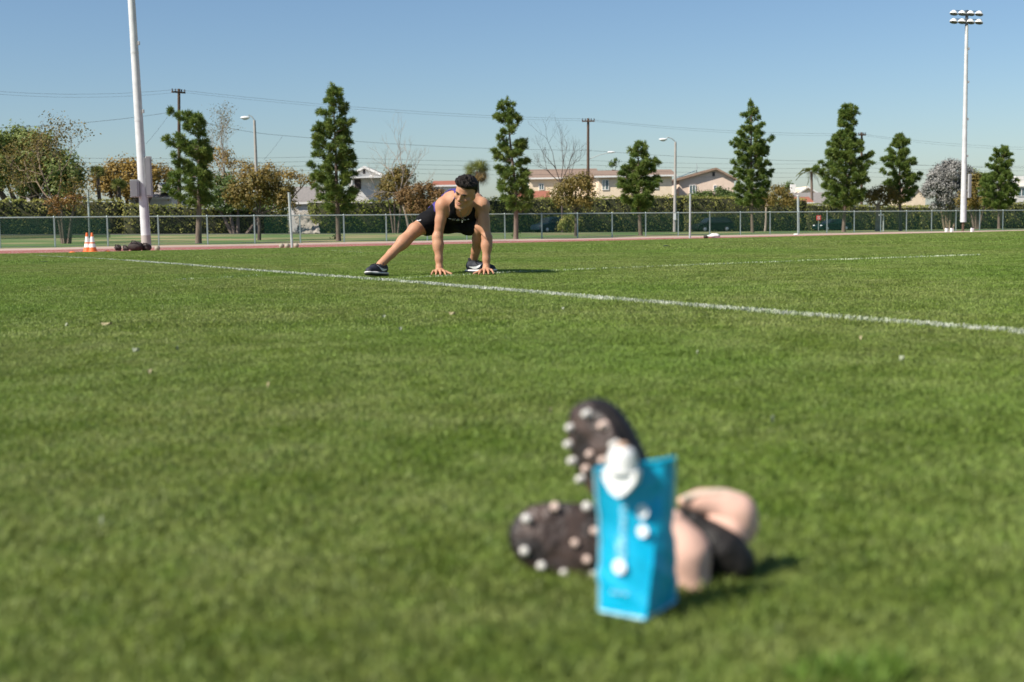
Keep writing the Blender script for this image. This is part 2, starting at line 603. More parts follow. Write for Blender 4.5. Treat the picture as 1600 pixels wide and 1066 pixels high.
# ---- floodlight masts
def flood_head(root, z0, yaw):
    """two cross-arms of four hooded lamps on a dark head post"""
    ca, sa = math.cos(yaw), math.sin(yaw)
    for dz in (0.0, -.56):
        W = .98
        MB().tube([(-W*ca, -W*sa, z0+dz+.13+.07), (0, 0, z0+dz+.13), (W*ca, W*sa, z0+dz+.13-.07)], .028, 8).build('cross_arm', M_dark, root)
        for u in (-.84, -.29, .27, .82):
            cx_, cy_ = u*ca, u*sa
            zz = z0+dz-.075*u
            MB().tube([(cx_, cy_, zz+.16), (cx_, cy_, zz+.06)], .03, 8).build('hanger', M_dark, root)
            tx, ty = -.10, -.06
            h = MB().tube([(cx_-tx*.6, cy_-ty*.6, zz+.09), (cx_-tx*.3, cy_-ty*.3, zz+.07), (cx_+tx*.1, cy_+ty*.1, zz-.02), (cx_+tx*.25, cy_+ty*.25, zz-.09)], [.07, .17, .26, .285], 14)
            f = h.build('lamp_hood', M_white2, root, True)
            MB().tube([(cx_+tx*.26, cy_+ty*.26, zz-.093), (cx_+tx*.34, cy_+ty*.34, zz-.125)], [.275, .25], 14).build('lens', M_dark, f)
    MB().tube([(0, 0, z0-1.55), (0, 0, z0+.18)], .105, 12).build('head_post', M_dark, root, True)

def flood_mast(base, top, r0, r1, label, pad, boxes, group='floodlight masts by the track'):
    t = thing('floodlight_mast', label, 'floodlight', base, group)
    top = np.asarray(top)-np.asarray(base)
    P = [np.array([0, 0, 0])+top*u for u in np.linspace(0, 1, 12)]
    z_lo = .62 if pad else .55
    lo = top*(z_lo/top[2])
    if pad:
        MB().tube([(0, 0, -.1), lo], r0*.42, 10).build('base_post', M_wood, t, True)
    else:
        MB().tube([(0, 0, -.1), lo], [r0*1.04, r0*1.02], 20).build('concrete_base', M_conc, t, True)
    MB().tube([lo+(top-lo)*u for u in np.linspace(0, 1, 12)], [r0+(r1-r0)*u for u in np.linspace(0, 1, 12)], 20).build('mast', M_white_steel, t, True)
    for (dx, dy, za, zb, w, d) in boxes:
        c = top*((za+zb)/2/top[2])
        b = MB().box((c[0]+dx, c[1]+dy, (za+zb)/2), (w, d, zb-za), .35, .02).build('control_box', M_graybox, t)
        MB().box((c[0]+dx, c[1]+dy-d/2-.012, (za+zb)/2), (w*.78, .02, (zb-za)*.9), .35).build('box_door', M_graybox, b)
    for u in (.17, .34, .52, .70, .86):
        c, rr = top*u, r0+(r1-r0)*u
        MB().tube([c-unit(top)*.05, c+unit(top)*.05], rr*1.05, 20).build('joint_ring', M_white_steel, t, True)
        MB().box((c[0]+rr+.04, c[1]-.05, c[2]+.4), (.09, .10, .16), 0, .01).build('bracket', M_graybox, t)
    MB().tube([lo+np.array([r0*.9, -r0*.55, 0])]+[lo+(top-lo)*u+np.array([(r0+(r1-r0)*u)*.95, -(r0+(r1-r0)*u)*.45, 0]) for u in (.05, .10, .16)], .022, 6).build('conduit', M_graybox, t, True)
    flood_head(t, top[2]+.85, R(-12))
    return t

bL = hit(229, 387)
kL = kpx(bL[1])
topL = pt(193.0, -205, bL[1]+.5)
flood_mast(bL, topL, 7.3/kL, 4.6/kL, 'tall white floodlight mast with two grey boxes, standing behind the black bags', False,
           [(11/kL, -.05, (387-309)/kL, (387-246)/kL, 9/kL, .25), (-10/kL, -.28, (387-309)/kL, (387-282)/kL, 13/kL, .3)])
x_, y_ = XY(62.6, s_of(1505, 62.6))
bR = np.array([x_, y_, float(ground_z(x_, y_))])
kR = kpx(bR[1])
topR = pt(1510.5, 40, bR[1])
flood_mast(bR, topR, 4.4/kR, 2.4/kR, 'slim white floodlight mast with its whole lamp head showing above the grey shrub', True,
           [(8.5/kR, -.05, (360-309)/kR, (360-272)/kR, 5/kR, .2)])

# ---- short bare posts at the edge of the field
for (bx, by, tx, ty, lab) in ((140.5, 381, 137.5, 300, 'short grey net post standing behind the two traffic cones'), (456.5, 388, 451.5, 302, 'short grey net post with muddy balls round its foot'),
                              (1078, 372.5, 1078.5, 304, 'short grey net post in front of the lamp column and the black parked car')):
    b = hit(bx, by)
    tp = pt(tx, ty, b[1])-b
    t = thing('net_post', lab, 'post', b, 'bare net posts along the field edge')
    MB().tube([(0, 0, -.05), tp], .052, 12).build('shaft', M_galv, t, True)
    MB().tube([tp, tp+np.array([0, 0, .03])], .06, 12).build('cap', M_galv, t, True)
b = pt(1247.5, 352, depth_q(1247, 66)); b[2] = ground_z(b[0], b[1])
t = thing('net_post', 'short grey post just behind the fence, near the grey roofed houses', 'post', b)
MB().tube([(0, 0, 0), pt(1247, 306, b[1])-b], .075, 10).build('shaft', M_galv, t, True)
MB().tube([pt(1247, 306, b[1])-b, pt(1247, 305, b[1])-b], .095, 10).build('cap', M_white2, t, True)

# ---- street lamps
def street_lamp(px, Y, top_py, arm_px, base_z, label, lean=0.0, group='street lamps on the street'):
    p = pt(px, 330, Y)
    b = np.array([p[0], p[1], base_z])
    tp = pt(px+lean, top_py, Y)-b
    hd = pt(arm_px, top_py-4, Y)-b
    t = thing('street_lamp', label, 'street lamp', b, group)
    MB().tube([(0, 0, -.1), tp*.5, tp], [.20, .16, .12], 12).build('column', M_lampcol, t, True)
    MB().tube([tp, tp+(hd-tp)*.25+np.array([0, 0, .28]), tp+(hd-tp)*.6+np.array([0, 0, .36]), hd+np.array([.35, 0, .08])], .055, 8).build('arm', M_galv, t, True)
    h = MB().ball((hd[0], hd[1], hd[2]), .42, 14, 8, (1.15, .55, .36)).build('lamp_head', M_white2, t, True)
    MB().ball((hd[0], hd[1], hd[2]-.12), .26, 12, 6, (1.1, .6, .4)).build('lens', M_lens, h, True)
    if base_z < -1:
        MB().box((0, -.22, (tp[2])*.17), (.28, .2, .75), 0, .02).build('meter_box', M_white2, t)
    return t
Yl = depth_q(1055, 117.5)
b = pt(1055, 358, Yl); 
street_lamp(1054, Yl, 222, 1036, float(ground_z(b[0], b[1])), 'pale street lamp beside the beige houses, its head over the black parked car', 1.5)
Yl = depth_q(400, 121.5)
b = pt(400, 350, Yl)
street_lamp(403, Yl, 188, 383, float(ground_z(b[0], b[1])), 'pale street lamp rising out of the brownish trees behind the balls', -5.5)

# ---- utility poles with cross-arms
def utility_pole(px, py_top, Y, label, arm_w, yaw, lean=0.0, lamp=None):
    p = pt(px, 330, Y)
    b = np.array([p[0], p[1], float(ground_z(p[0], p[1]))])
    tp = pt(px+lean, py_top, Y)-b
    t = thing('utility_pole', label, 'utility pole', b, 'wooden utility poles behind the hedge')
    MB().tube([(0, 0, -.2), tp*.5, tp], [.20, .17, .14], 12).build('shaft', M_wood, t, True)
    ca, sa = math.cos(yaw), math.sin(yaw)
    z = tp[2]-.35
    MB().box((tp[0], tp[1]-.2, z), (arm_w, .14, .16), yaw).build('cross_arm', M_wood, t)
    for u in (-.92, -.45, .45, .92):
        MB().lathe([(.03, .08), (.09, .12), (.05, .2), (.09, .26), (.04, .32)], (tp[0]+u*arm_w/2*ca, tp[1]-.2+u*arm_w/2*sa, z), 8).build('insulator', M_dark, t)
    if lamp:
        a, h = pt(*lamp[0], Y)-b, pt(*lamp[1], Y)-b
        MB().tube([a, a+(h-a)*.5+np.array([0, 0, .12]), h], .05, 6).build('lamp_arm', M_galv, t, True)
        MB().ball(h, .4, 10, 6, (1.2, .5, .3)).build('lamp_head', M_white2, t, True)
    return b+tp
YP = {}
for key, (px, py, q, lab, aw, yaw, lean, lamp) in {
        'a': (279, 139, 128, 'wooden utility pole rising behind the bushy pine near the floodlight mast', 1.6, .9, .5, None),
        'b': (918.5, 185, 128, 'wooden utility pole with a wide cross-arm beside the bare dark tree', 1.5, R(3), .5, ((920, 249), (955, 238))),
        'c': (1346.5, 207, 128, 'wooden utility pole half hidden by the biggest pine', 1.1, R(15), 0, None)}.items():
    YP[key] = (utility_pole(px, py, depth_q(px, q), lab, aw, yaw, lean, lamp), depth_q(px, q))
b = hit(1425, 358)
t = thing('wooden_post', 'plain pale wooden post standing between a slim pine and the grey shrub', 'post', (b[0], b[1], b[2]))
MB().tube([(0, 0, -.1), pt(1425.5, 312, b[1])-b], [.13, .115], 10).build('shaft', M_lampcol, t, True)
MB().tube([pt(1425.5, 312, b[1])-b, pt(1425.5, 311, b[1])-b], [.135, .10], 10).build('cap', M_lampcol, t, True)

def wire(pts, sag, label, r=.011):
    """pts: (px, py, depth) in order along the wire"""
    W = []
    for (a, b) in zip(pts[:-1], pts[1:]):
        A, B = pt(*a), pt(*b)
        for u in np.linspace(0, 1, 15)[(0 if not W else 1):]:
            p = A+(B-A)*u
            p[2] -= sag*4*u*(1-u)
            W.append(p)
    m = MB().tube(W, r, 4)
    o = m.build('overhead_wire', M_wire)
    return tag(o, label, 'wire', 'overhead wires along the street')
da, db, dc = YP['a'][1], YP['b'][1], YP['c'][1]
dl, dr = depth_q(-60, 128), depth_q(1660, 128)
wire([(-60, 138, dl), (274, 140, da), (914, 186, db), (1342, 209, dc), (1660, 231, dr)], .5, 'topmost thin wire running across the tops of all utility poles')
wire([(-60, 142, dl), (282, 144, da), (924, 189, db), (1349, 212, dc), (1660, 234, dr)], .55, 'second thin wire just below the topmost one', .009)
wire([(-60, 201, dl), (264, 176, da), (442, 212, depth_q(442, 128)), (917, 235, db), (1346, 252, dc), (1660, 262, dr)], .35, 'thick dark cable crossing at half the height of the utility poles', .016)
for k, (y, lab) in enumerate(((243, 'upper of the four close low wires just over the treetops'), (250, 'second of the four close low wires over the treetops'),
                              (257, 'third of the four close low wires over the treetops'), (264, 'lowest of the four close low wires, touching the roofs'))):
    wire([(-60, y, dl), (500, y+2, depth_q(500, 128)), (918, y+8, db), (1346, y+12, dc), (1660, y+16, dr)], .25, lab, .012)
wire([(265, 178, da), (228, 225, depth_q(228, 124))], .1, 'slanting guy wire beside the tall left floodlight mast', .014)
wire([(442, 212, depth_q(442, 128)), (412, 250, depth_q(412, 126))], .1, 'slanting guy wire beside the street lamp in the brownish trees', .014)

# ================================================================== SMALL THINGS ON THE TRACK
M_orange = mat('cone_orange', (.80, .17, .035), .5, (.70, .14, .03), 9)
M_cwhite = mat('cone_white', (.82, .80, .76), .5)
M_bag = mat('black_bag', (.028, .020, .017), .75, (.05, .035, .03), 12, bump=.5, bscale=20)
M_ball = mat('muddy_ball', (.40, .36, .28), .8, (.20, .15, .10), 9)
M_litter = mat('white_litter', (.80, .79, .76), .8)
M_red = mat('sign_red', (.60, .05, .04), .5)
def traffic_cone(px, py, label, h=.70):
    b = hit(px, py)
    t = thing('traffic_cone', label, 'traffic cone', b, 'traffic cones by the net post')
    MB().box((0, 0, .02), (.38, .38, .04), .3, .01).build('base_plate', M_orange, t)
    MB().lathe([(.165, .04), (.125, .04+.22*h)], n=16).build('lower_cone', M_orange, t, True)
    MB().lathe([(.125, .04+.22*h), (.098, .04+.42*h)], n=16).build('white_band', M_cwhite, t, True)
    MB().lathe([(.098, .04+.42*h), (.088, .04+.50*h)], n=16).build('orange_band', M_orange, t, True)
    MB().lathe([(.088, .04+.50*h), (.056, .04+.80*h)], n=16).build('white_band', M_cwhite, t, True)
    MB().lathe([(.056, .04+.80*h), (.035, .04+h), (.02, .05+h)], n=16).build('tip', M_orange, t, True)
traffic_cone(137, 394.5, 'orange and white traffic cone of the pair, the one away from the black bags')
traffic_cone(145, 394.5, 'orange and white traffic cone of the pair, the one towards the black bags')
for px, py, lab in ((113, 396, 'flat orange marker disc beside the traffic cones, nearer the field line'), (168, 394, 'flat orange marker disc between the traffic cones and the black bags')):
    b = hit(px, py)
    tag(MB().lathe([(.14, 0), (.13, .02), (.07, .06), (.03, .065)], n=16).build('marker_disc', M_orange, None, True), lab, 'marker disc', 'orange marker discs').location = b

def lump(name, c, r, m, seed, parent=None, n=18, sq=(1, .8, .6), amp=.2):
    g = np.random.default_rng(seed)
    ph = g.random((4, 3))*6
    a, bb = np.meshgrid(np.linspace(.02, math.pi-.02, n//2+1), np.linspace(0, 2*math.pi, n, endpoint=False), indexing='ij')
    d = np.stack([np.sin(a)*np.cos(bb), np.sin(a)*np.sin(bb), np.cos(a)], -1)
    w = 1+amp*(np.sin(3*d[..., 0]+ph[0, 0])*np.sin(3*d[..., 1]+ph[0, 1])+.6*np.sin(6*d[..., 2]+ph[1, 0])*np.cos(5*d[..., 0]+ph[1, 1])+.4*np.sin(9*d[..., 1]+ph[2, 2]))
    V = (d*w[..., None]*r*np.array(sq)+np.array(c)).reshape(-1, 3)
    i = np.arange(n//2)[:, None]*n+np.arange(n)[None]
    j = np.arange(n//2)[:, None]*n+(np.arange(n)[None]+1) % n
    Fa = np.stack([i, i+n, j+n, j], -1).reshape(-1, 4)
    return link(name, np_mesh(name, V, Fa, m, smooth=True), parent)
for i, (px, py, w, h, lab) in enumerate(((185, 392, .15, .20, 'small black sports bag at the end of the row towards the cones'), (197.5, 392, .15, .17, 'slumped black sports bag second from the cones'),
                                         (212.5, 392.3, .27, .33, 'big rounded black duffel bag in the middle of the row'), (229, 392, .19, .25, 'black sports bag with straps at the foot of the floodlight mast'))):
    b = hit(px, py)
    t = thing('sports_bag', lab, 'bag', b, 'black sports bags by the floodlight mast')
    lump('bag_body', (0, 0, h*.55), w, M_bag, 40+i, t, sq=(1, .7, h*.62/w))
    MB().tube([(-w*.6, -.12, h*.8), (-w*.3, -.2, h*1.25), (w*.2, -.2, h*1.2), (w*.55, -.12, h*.75)], .018, 6).build('strap', M_bag, t, True)
for i, (px, py, lab) in enumerate(((246, 392.5, 'muddy pale ball lying beside the floodlight mast'), (440, 388.5, 'muddy ball, outermost of those beside the bare net post'),
                                   (449, 388.5, 'muddy ball touching the bare net post on its cone side'), (463, 388, 'muddy ball touching the bare net post on its athlete side'))):
    b = hit(px, py)
    tag(MB().ball((0, 0, .11), .11, 14, 10).build('ball', M_ball, None, True), lab, 'ball', 'muddy balls on the track').location = b
def litter(px, py, r, lab, m=M_litter, seed=1, sq=(1, .6, .3), name='litter'):
    b = hit(px, py)
    o = lump(name, (0, 0, r*sq[2]*.8), r, m, seed, None, 12, sq, .3)
    o.location = b
    return tag(o, lab, name.replace('_', ' '))
t = thing('white_bundle', 'crumpled white bundle on the track below the black parked car', 'bundle', hit(1115, 372.5))
lump('cloth', (0, 0, .12), .30, M_litter, 3, t, 14, (1.2, .6, .42), .3)
lump('dark_end', (-.42, 0, .09), .13, M_bag, 4, t, 12, (1, .8, .7), .2)
litter(1244, 367.5, .16, 'small white scrap on the track near the red sign', seed=7)
litter(1207, 375.5, .11, 'thin white scrap on the turf near the track', seed=8, sq=(1, .4, .12))
for i, (px, lab) in enumerate(((1479, 'white carton on the track, first of the pair by the slim mast'), (1487, 'white carton on the track, second of the pair by the slim mast'), (1519, 'lone white carton on the track past the slim mast'))):
    b = hit(px, 363)
    t = thing('carton', lab, 'carton', b, 'white cartons on the track')
    MB().box((0, 0, .13), (.18, .18, .26), .3, .02).build('carton_body', M_cwhite, t)
    MB().box((0, 0, .29), (.17, .17, .06), .3, .015).build('lid', M_bag, t)
M_clod = mat('dark_clod', (.02, .035, .012), .9)
litter(1041, 387, .055, 'dark green clod of turf on the field below the lamp column', M_clod, 5, (1.2, .8, .35), 'turf_clod')
litter(70, 412, .06, 'dark clod of turf beside the white line', M_clod, 6, (1.2, .8, .3), 'turf_clod')
# red street sign on its thin pole
b = pt(1279, 352, depth_q(1279, 110)); b[2] = ground_z(b[0], b[1])
t = thing('street_sign', 'small red sign with white lettering above the dark green car', 'sign', b)
zc = pt(1279, 340.5, b[1])[2]-b[2]
MB().tube([(0, 0.03, 0), (0, .03, zc+.3)], .035, 8).build('pole', M_galv, t)
pl = MB().box((0, -.02, zc), (.54, .03, .54), 0, .01).build('sign_plate', M_red, t)
for k, (u, w) in enumerate(((-.12, .34), (0, .22), (.12, .34))):
    MB().box((0, -.045, zc+u), (w, .02, .05)).build('sign_bar', M_white2, pl)
# second, lower stretch of fence posts by the hedge at the cones
t = thing('garden_gate_frame', 'short grey pipe frame behind the fence beside a pine trunk', 'pipe frame', fpos(s_of(1375), 0, 66))
f0 = fpos(s_of(1375), 0, 66)
A, B = fpos(s_of(1374, 66), 0, 66)-f0, fpos(s_of(1381, 66), 0, 66)-f0
MB().tube([B, B+np.array([0, 0, 1.15])], .05, 8).build('upright', M_galv, t)
MB().tube([A+np.array([0, 0, 1.18]), B+np.array([0, 0, 1.18])], .05, 8).build('top_pipe', M_galv, t)

# ================================================================== CARS
M_carA = mat('car_black', (.006, .009, .009), .45, spec=.15)
M_carB = mat('car_navy', (.008, .018, .03), .45, spec=.15)
M_carC = mat('car_dark_green', (.005, .018, .016), .45, spec=.15)
M_glass = mat('car_glass', (.015, .02, .024), .2, spec=.25)
M_tyre = mat('tyre', (.02, .02, .02), .9)
M_rim = mat('rim', (.45, .46, .47), .35, metallic=.6)
M_headl = mat('headlight', (.75, .76, .74), .15)
def car(px, py, q, rz, label, m, prof, roof, L, W, group='cars parked in the street'):
    """PROF: lower body outline (x along, z), ROOF: cabin outline; extruded across with tucked sides"""
    Y = depth_q(px, q)
    p = pt(px, py, Y)
    b = np.array([p[0], p[1], float(ground_z(p[0], p[1]))])
    t = thing('parked_car', label, 'car', b, group, rz)
    def loft(pf, ins):
        v, f = [], []
        n = len(pf)
        zmin, zmax = min(z for _, z in pf), max(z for _, z in pf)
        rows = []
        for sgn in (-1, -.93, .93, 1):
            rows.append([(x if abs(sgn) < 1 else x*.985, sgn*(W/2-ins*((z-zmin)/(zmax-zmin))**1.3), z if abs(sgn) < 1 else (z-.0 if z < zmax*.5 else z-.03)) for x, z in pf])
        for r_ in rows:
            v += r_
        for k in range(3):
            f += [(k*n+i, (k+1)*n+i, (k+1)*n+(i+1) % n, k*n+(i+1) % n) for i in range(n)]
        f.append(tuple(range(n)))
        f.append(tuple(range(4*n-1, 3*n-1, -1)))
        return MB().add(v, f)
    body = loft(prof, .06).build('body', m, t, True)
    cab = loft(roof, .26).build('cabin', m, t, True)
    # side windows and windscreen, standing 8 mm proud of the cabin
    zs = [z for _, z in roof]
    z0, z1 = min(zs), max(zs)
    def side_y(z):
        return W/2-.26*((z-z0)/(z1-z0))**1.3
    xs0 = [x for x, z in roof if z < z0+.02]
    xs1 = [x for x, z in roof if z > z1-.12]
    xa, xb, ta, tb = min(xs0), max(xs0), min(xs1), max(xs1)
    za, zb = z0+.06, z1-.09
    def xf(x0, x1, u):
        return x0+(x1-x0)*u
    for sgn in (-1, 1):
        cuts = np.linspace(.06, .94, 4)
        for c0_, c1_ in zip(cuts[:-1], cuts[1:]):
            u0, u1 = (za-z0)/(z1-z0), (zb-z0)/(z1-z0)
            q_ = []
            for (c, u, z) in ((c0_+.012, u0, za), (c1_-.012, u0, za), (c1_-.012, u1, zb), (c0_+.012, u1, zb)):
                lo, hi = xf(xa, ta, u), xf(xb, tb, u)
                q_.append((lo+(hi-lo)*c, sgn*(side_y(z)+.012), z))
            MB().add(q_, [(0, 1, 2, 3)]).build('window', M_glass, cab)
    for (x0_, x1_) in ((xa, ta), (xb, tb)):
        q_ = []
        sg = -1 if x0_ < 0 else 1
        for u in (.1, .9):
            z = z0+(z1-z0)*u
            for s_ in ((-1, 1) if u < .5 else (1, -1)):
                q_.append((xf(x0_, x1_, u)+sg*.02, s_*(side_y(z)-.08), z))
        MB().add(q_, [(0, 1, 2, 3)]).build('windscreen', M_glass, cab)
    for x in (-L*.31, L*.30):
        for s_ in (-1, 1):
            w = MB().tube([(x, s_*(W/2-.20), .33), (x, s_*(W/2+.01), .33)], .33, 18).build('wheel', M_tyre, t, True)
            MB().tube([(x, s_*(W/2+.005), .33), (x, s_*(W/2+.03), .33)], [.21, .17], 14).build('rim', M_rim, w, True)
    for s_ in (-1, 1):
        MB().ball((-L/2+.16, s_*(W/2-.26), .70), .17, 10, 6, (.8, 1, .55)).build('headlight', M_headl, t, True)
        MB().box((-.55, s_*(W/2+.06), z0+.05), (.16, .16, .12), 0, .03).build('mirror', m, t)
    return t
suv_b = [(-2.3, .35), (-2.32, .62), (-2.2, .86), (-1.15, 1.02), (2.15, 1.06), (2.3, .9), (2.3, .4), (1.9, .25), (-1.9, .25)]
suv_r = [(-1.25, 1.0), (-.55, 1.55), (-.2, 1.66), (1.5, 1.66), (1.95, 1.5), (2.2, 1.0)]
sed_b = [(-2.3, .33), (-2.32, .58), (-2.1, .76), (-1.0, .90), (1.3, .95), (2.2, .92), (2.32, .75), (2.3, .38), (1.9, .22), (-1.9, .22)]
sed_r = [(-1.2, .89), (-.35, 1.36), (0, 1.43), (.7, 1.41), (1.55, .93)]
car(1113, 361, 116, R(20), 'black family car parked against the hedge below the pink-beige gabled house', M_carA, suv_b, suv_r, 4.6, 1.85)
car(1300, 360, 113, R(26), 'dark green saloon car below the red sign beside a pine trunk', M_carC, sed_b, sed_r, 4.6, 1.8)
car(862, 362, 119.6, R(38), 'dark blue car with its tail swallowed by the hedge', M_carB, suv_b, suv_r, 4.4, 1.8)

# ================================================================== HOUSES
M_beige = mat('stucco_beige', (.84, .69, .50), .9, (.78, .63, .45), 2, bump=.1)
M_pink = mat('stucco_pink_beige', (.84, .65, .52), .9, (.78, .60, .47), 2, bump=.1)
M_wwall = mat('stucco_white', (.74, .72, .68), .9, (.66, .63, .58), 2, bump=.1)
M_rooftan = mat('roof_tan_shingle', (.30, .21, .15), .95, (.22, .15, .11), 6, bump=.5)
M_roofbr = mat('roof_brown_shingle', (.22, .14, .105), .95, (.16, .10, .08), 6, bump=.5)
M_roofgr = mat('roof_grey_shingle', (.20, .185, .17), .95, (.26, .235, .215), 5, bump=.5)
M_roofred = mat('roof_red_tile', (.36, .13, .075), .9, (.27, .095, .06), 7, bump=.5)
M_trim = mat('trim_white', (.76, .74, .70), .7)
M_trimb = mat('trim_brown', (.34, .23, .16), .8)
M_pane = mat('window_pane', (.10, .16, .17), .08, spec=.8)
M_curt = mat('window_blind', (.42, .46, .40), .6)
M_vent = mat('vent_dark', (.06, .05, .05), .8)
M_solar = mat('solar_panel', (.02, .03, .055), .15, spec=.8)
M_door = mat('dark_door', (.035, .02, .017), .6)

def house(name, label, x0, x1, ye, yr, Y, depth, kind, wall, roof, trim, base_py=330, over=.45, ridge=None, windows=(), group=None, extra=None):
    """x0, x1: wall edges; ye, yr: eave and ridge heights as seen; kind 'gable': gable end to the street, 'side': roof slope to the street, 'hip'"""
    A, B = pt(x0, ye, Y), pt(x1, ye, Y)
    zr = pt((x0+x1)/2, yr, Y)[2]
    zb = float(ground_z((A[0]+B[0])/2, Y))-.3
    w = B[0]-A[0]
    ze = (A[2]+B[2])/2
    c = np.array([(A[0]+B[0])/2, Y, zb])
    t = thing(name, label, 'house', c, group)
    H, Hr = ze-zb, zr-zb
    if kind == 'gable':
        rx = ((ridge-x0)/(x1-x0)-.5)*w if ridge else 0.0
        v = [(-w/2, 0, 0), (w/2, 0, 0), (w/2, 0, H), (rx, 0, Hr), (-w/2, 0, H)]
        v += [(x, depth, z) for x, _, z in v]
        MB().add(v, [(0, 1, 2, 3, 4), (9, 8, 7, 6, 5), (0, 5, 6, 1), (1, 6, 7, 2), (4, 9, 5, 0), (2, 7, 8, 3), (3, 8, 9, 4)]).build('wall', wall, t)
        r = MB()
        for s in (-1, 1):
            ex = s*(w/2+over)
            slope = (Hr-H)/(w/2-s*rx)
            ez = H-over*slope
            th = .16
            v = [(rx, -over, Hr+.02), (ex, -over, ez+.02), (ex, depth+over, ez+.02), (rx, depth+over, Hr+.02)]
            v += [(x, y, z+th) for x, y, z in v]
            r.add(v, [(3, 2, 1, 0), (4, 5, 6, 7), (0, 1, 5, 4), (1, 2, 6, 5), (2, 3, 7, 6), (3, 0, 4, 7)])
            fb = MB()
            v = [(rx, -over-.05, Hr+.20), (ex, -over-.05, ez+.20), (ex, -over-.05, ez-.08), (rx, -over-.05, Hr-.08)]
            v += [(x, y+.045, z) for x, y, z in v]
            fb.add(v, [(0, 1, 2, 3), (7, 6, 5, 4), (0, 4, 5, 1), (1, 5, 6, 2), (2, 6, 7, 3), (3, 7, 4, 0)]).build('barge_board', trim, t)
        rf = r.build('roof', roof, t)
    else:
        MB().box((0, depth/2, H/2), (w, depth, H)).build('wall', wall, t)
        hp = depth*.45 if kind == 'hip' else 0
        o = over
        rl = w/2+o-hp*1.0
        v = [(-w/2-o, -o, H), (w/2+o, -o, H), (w/2+o, depth+o, H), (-w/2-o, depth+o, H), (-rl, depth/2, Hr), (rl, depth/2, Hr)]
        v2 = [(x, y, z+.15) for x, y, z in v]
        MB().add(v2, [(0, 1, 5, 4), (2, 3, 4, 5), (1, 2, 5), (3, 0, 4), (3, 2, 1, 0)]).build('roof', roof, t)
        MB().box((0, -o-.03, H+.04), (w+2*o, .05, .22)).build('eave_board', trim, t)
    for (wx, wy, ww, wh, fm, pm, split) in windows:
        p = pt(wx, wy, Y)-c
        W_, H_ = ww/kpx(Y), wh/kpx(Y)
        fr = MB()
        b_ = .09
        for dx, dz, sx, sz in ((-W_/2, 0, b_, H_+b_), (W_/2, 0, b_, H_+b_), (0, H_/2, W_-b_, b_), (0, -H_/2, W_-b_, b_)) + (((0, 0, b_, H_-b_),) if split else ()):
            fr.box((p[0]+dx, -.05, p[2]+dz), (sx, .12, sz))
        f = fr.build('window', fm, t)
        nP = 2 if split else 1
        for i in range(nP):
            MB().box((p[0]+(i-(nP-1)/2)*W_/nP, -.02, p[2]), (W_/nP-b_, .05, H_-b_)).build('pane', pm if i == 0 else M_pane, f)
    if extra:
        extra(t, c, H, Hr, w)
    return t

# the two beige houses behind the hedge
Yh = depth_q(1100, 141)
def solar(t, c, H, Hr, w):
    a, b_ = pt(1061, 270, Yh+4)-c, pt(1090, 270, Yh+4)-c
    slope = (Hr-H)/(w/2)
    for i in range(4):
        x0 = -w/2*.93+i*w*.085
        v = []
        for (dx, dy) in ((0, 2.2), (.62, 2.2), (.62, 5.2), (0, 5.2)):
            x = x0+dx
            v.append((x, dy, H+(x+w/2)*slope+.26))
        v += [(x, y, z+.05) for x, y, z in v]
        MB().add(v, [(3, 2, 1, 0), (4, 5, 6, 7), (0, 1, 5, 4), (1, 2, 6, 5), (2, 3, 7, 6), (3, 0, 4, 7)]).build('solar_panel', M_solar, t)
    q_ = pt(1115, 271, Yh)-c
    MB().box((q_[0], -.02, q_[2]-.1), (.35, .06, .6)).build('vent', M_vent, t)
    MB().tube([(-w*.12, 3, Hr-.4), (-w*.12, 3, Hr+.9)], .05, 6).build('vent_pipe', M_galv, t)
house('gabled_house', 'pink-beige gabled house with dark solar panels on its brown roof', 1061, 1147, 280, 264.5, Yh, 12, 'gable', M_pink, M_roofbr, M_trimb, ridge=1118, over=.5,
      windows=((1082, 296, 9, 13, M_trim, M_pane, True), (1117, 294, 3.6, 8, M_trim, M_pane, False)), extra=solar)
Yh2 = depth_q(960, 139)
def vents(t, c, H, Hr, w):
    for u in (-.25, .1, .3):
        MB().box((w*u, 5.5, Hr-.2), (.4, .4, .8)).build('roof_vent', M_roofbr, t)
house('beige_house', 'long beige two-storey house with a shallow tan roof beside the utility pole', 935, 1050, 276, 265, Yh2, 12, 'side', M_beige, M_rooftan, M_trim, over=.6,
      windows=((946, 289, 9.5, 15, M_trim, M_curt, True), (972, 284, 7, 14, M_trim, M_curt, True), (1025, 290, 6, 10, M_trim, M_curt, False)), extra=vents)
Yh3 = depth_q(880, 152)
house('tan_house', 'tan house with a wide shallow roof behind the bare dark tree', 828, 932, 279, 263, Yh3, 14, 'side', M_beige, M_rooftan, M_trim, over=.5, windows=((846, 292, 7, 9, M_trim, M_pane, True),))
Yh4 = depth_q(830, 137)
house('red_roofed_shed', 'low outbuilding with a red tiled roof between the tall pine and the brownish tree', 812, 856, 311, 300, Yh4, 5, 'side', M_pink, M_roofred, M_trimb, over=.3)
Yh5 = depth_q(575, 138)
def porch(t, c, H, Hr, w):
    a, b_ = pt(549, 278, Yh5)-c, pt(600, 279, Yh5)-c
    MB().box(((a[0]+b_[0])/2, -.75, a[2]), (b_[0]-a[0]+.4, 1.6, .16)).build('porch_roof', M_trim, t)
    MB().box((a[0]+.2, -1.35, a[2]/2), (.14, .14, a[2]-.1)).build('porch_post', M_trim, t)
    d = pt(559, 288, Yh5)-c
    MB().box((d[0], -.03, d[2]), (.75, .06, 1.15)).build('door', M_door, t)
    v_ = pt(569, 268.5, Yh5)-c
    MB().box((v_[0], -.02, v_[2]), (.28, .06, .5)).build('vent', M_vent, t)
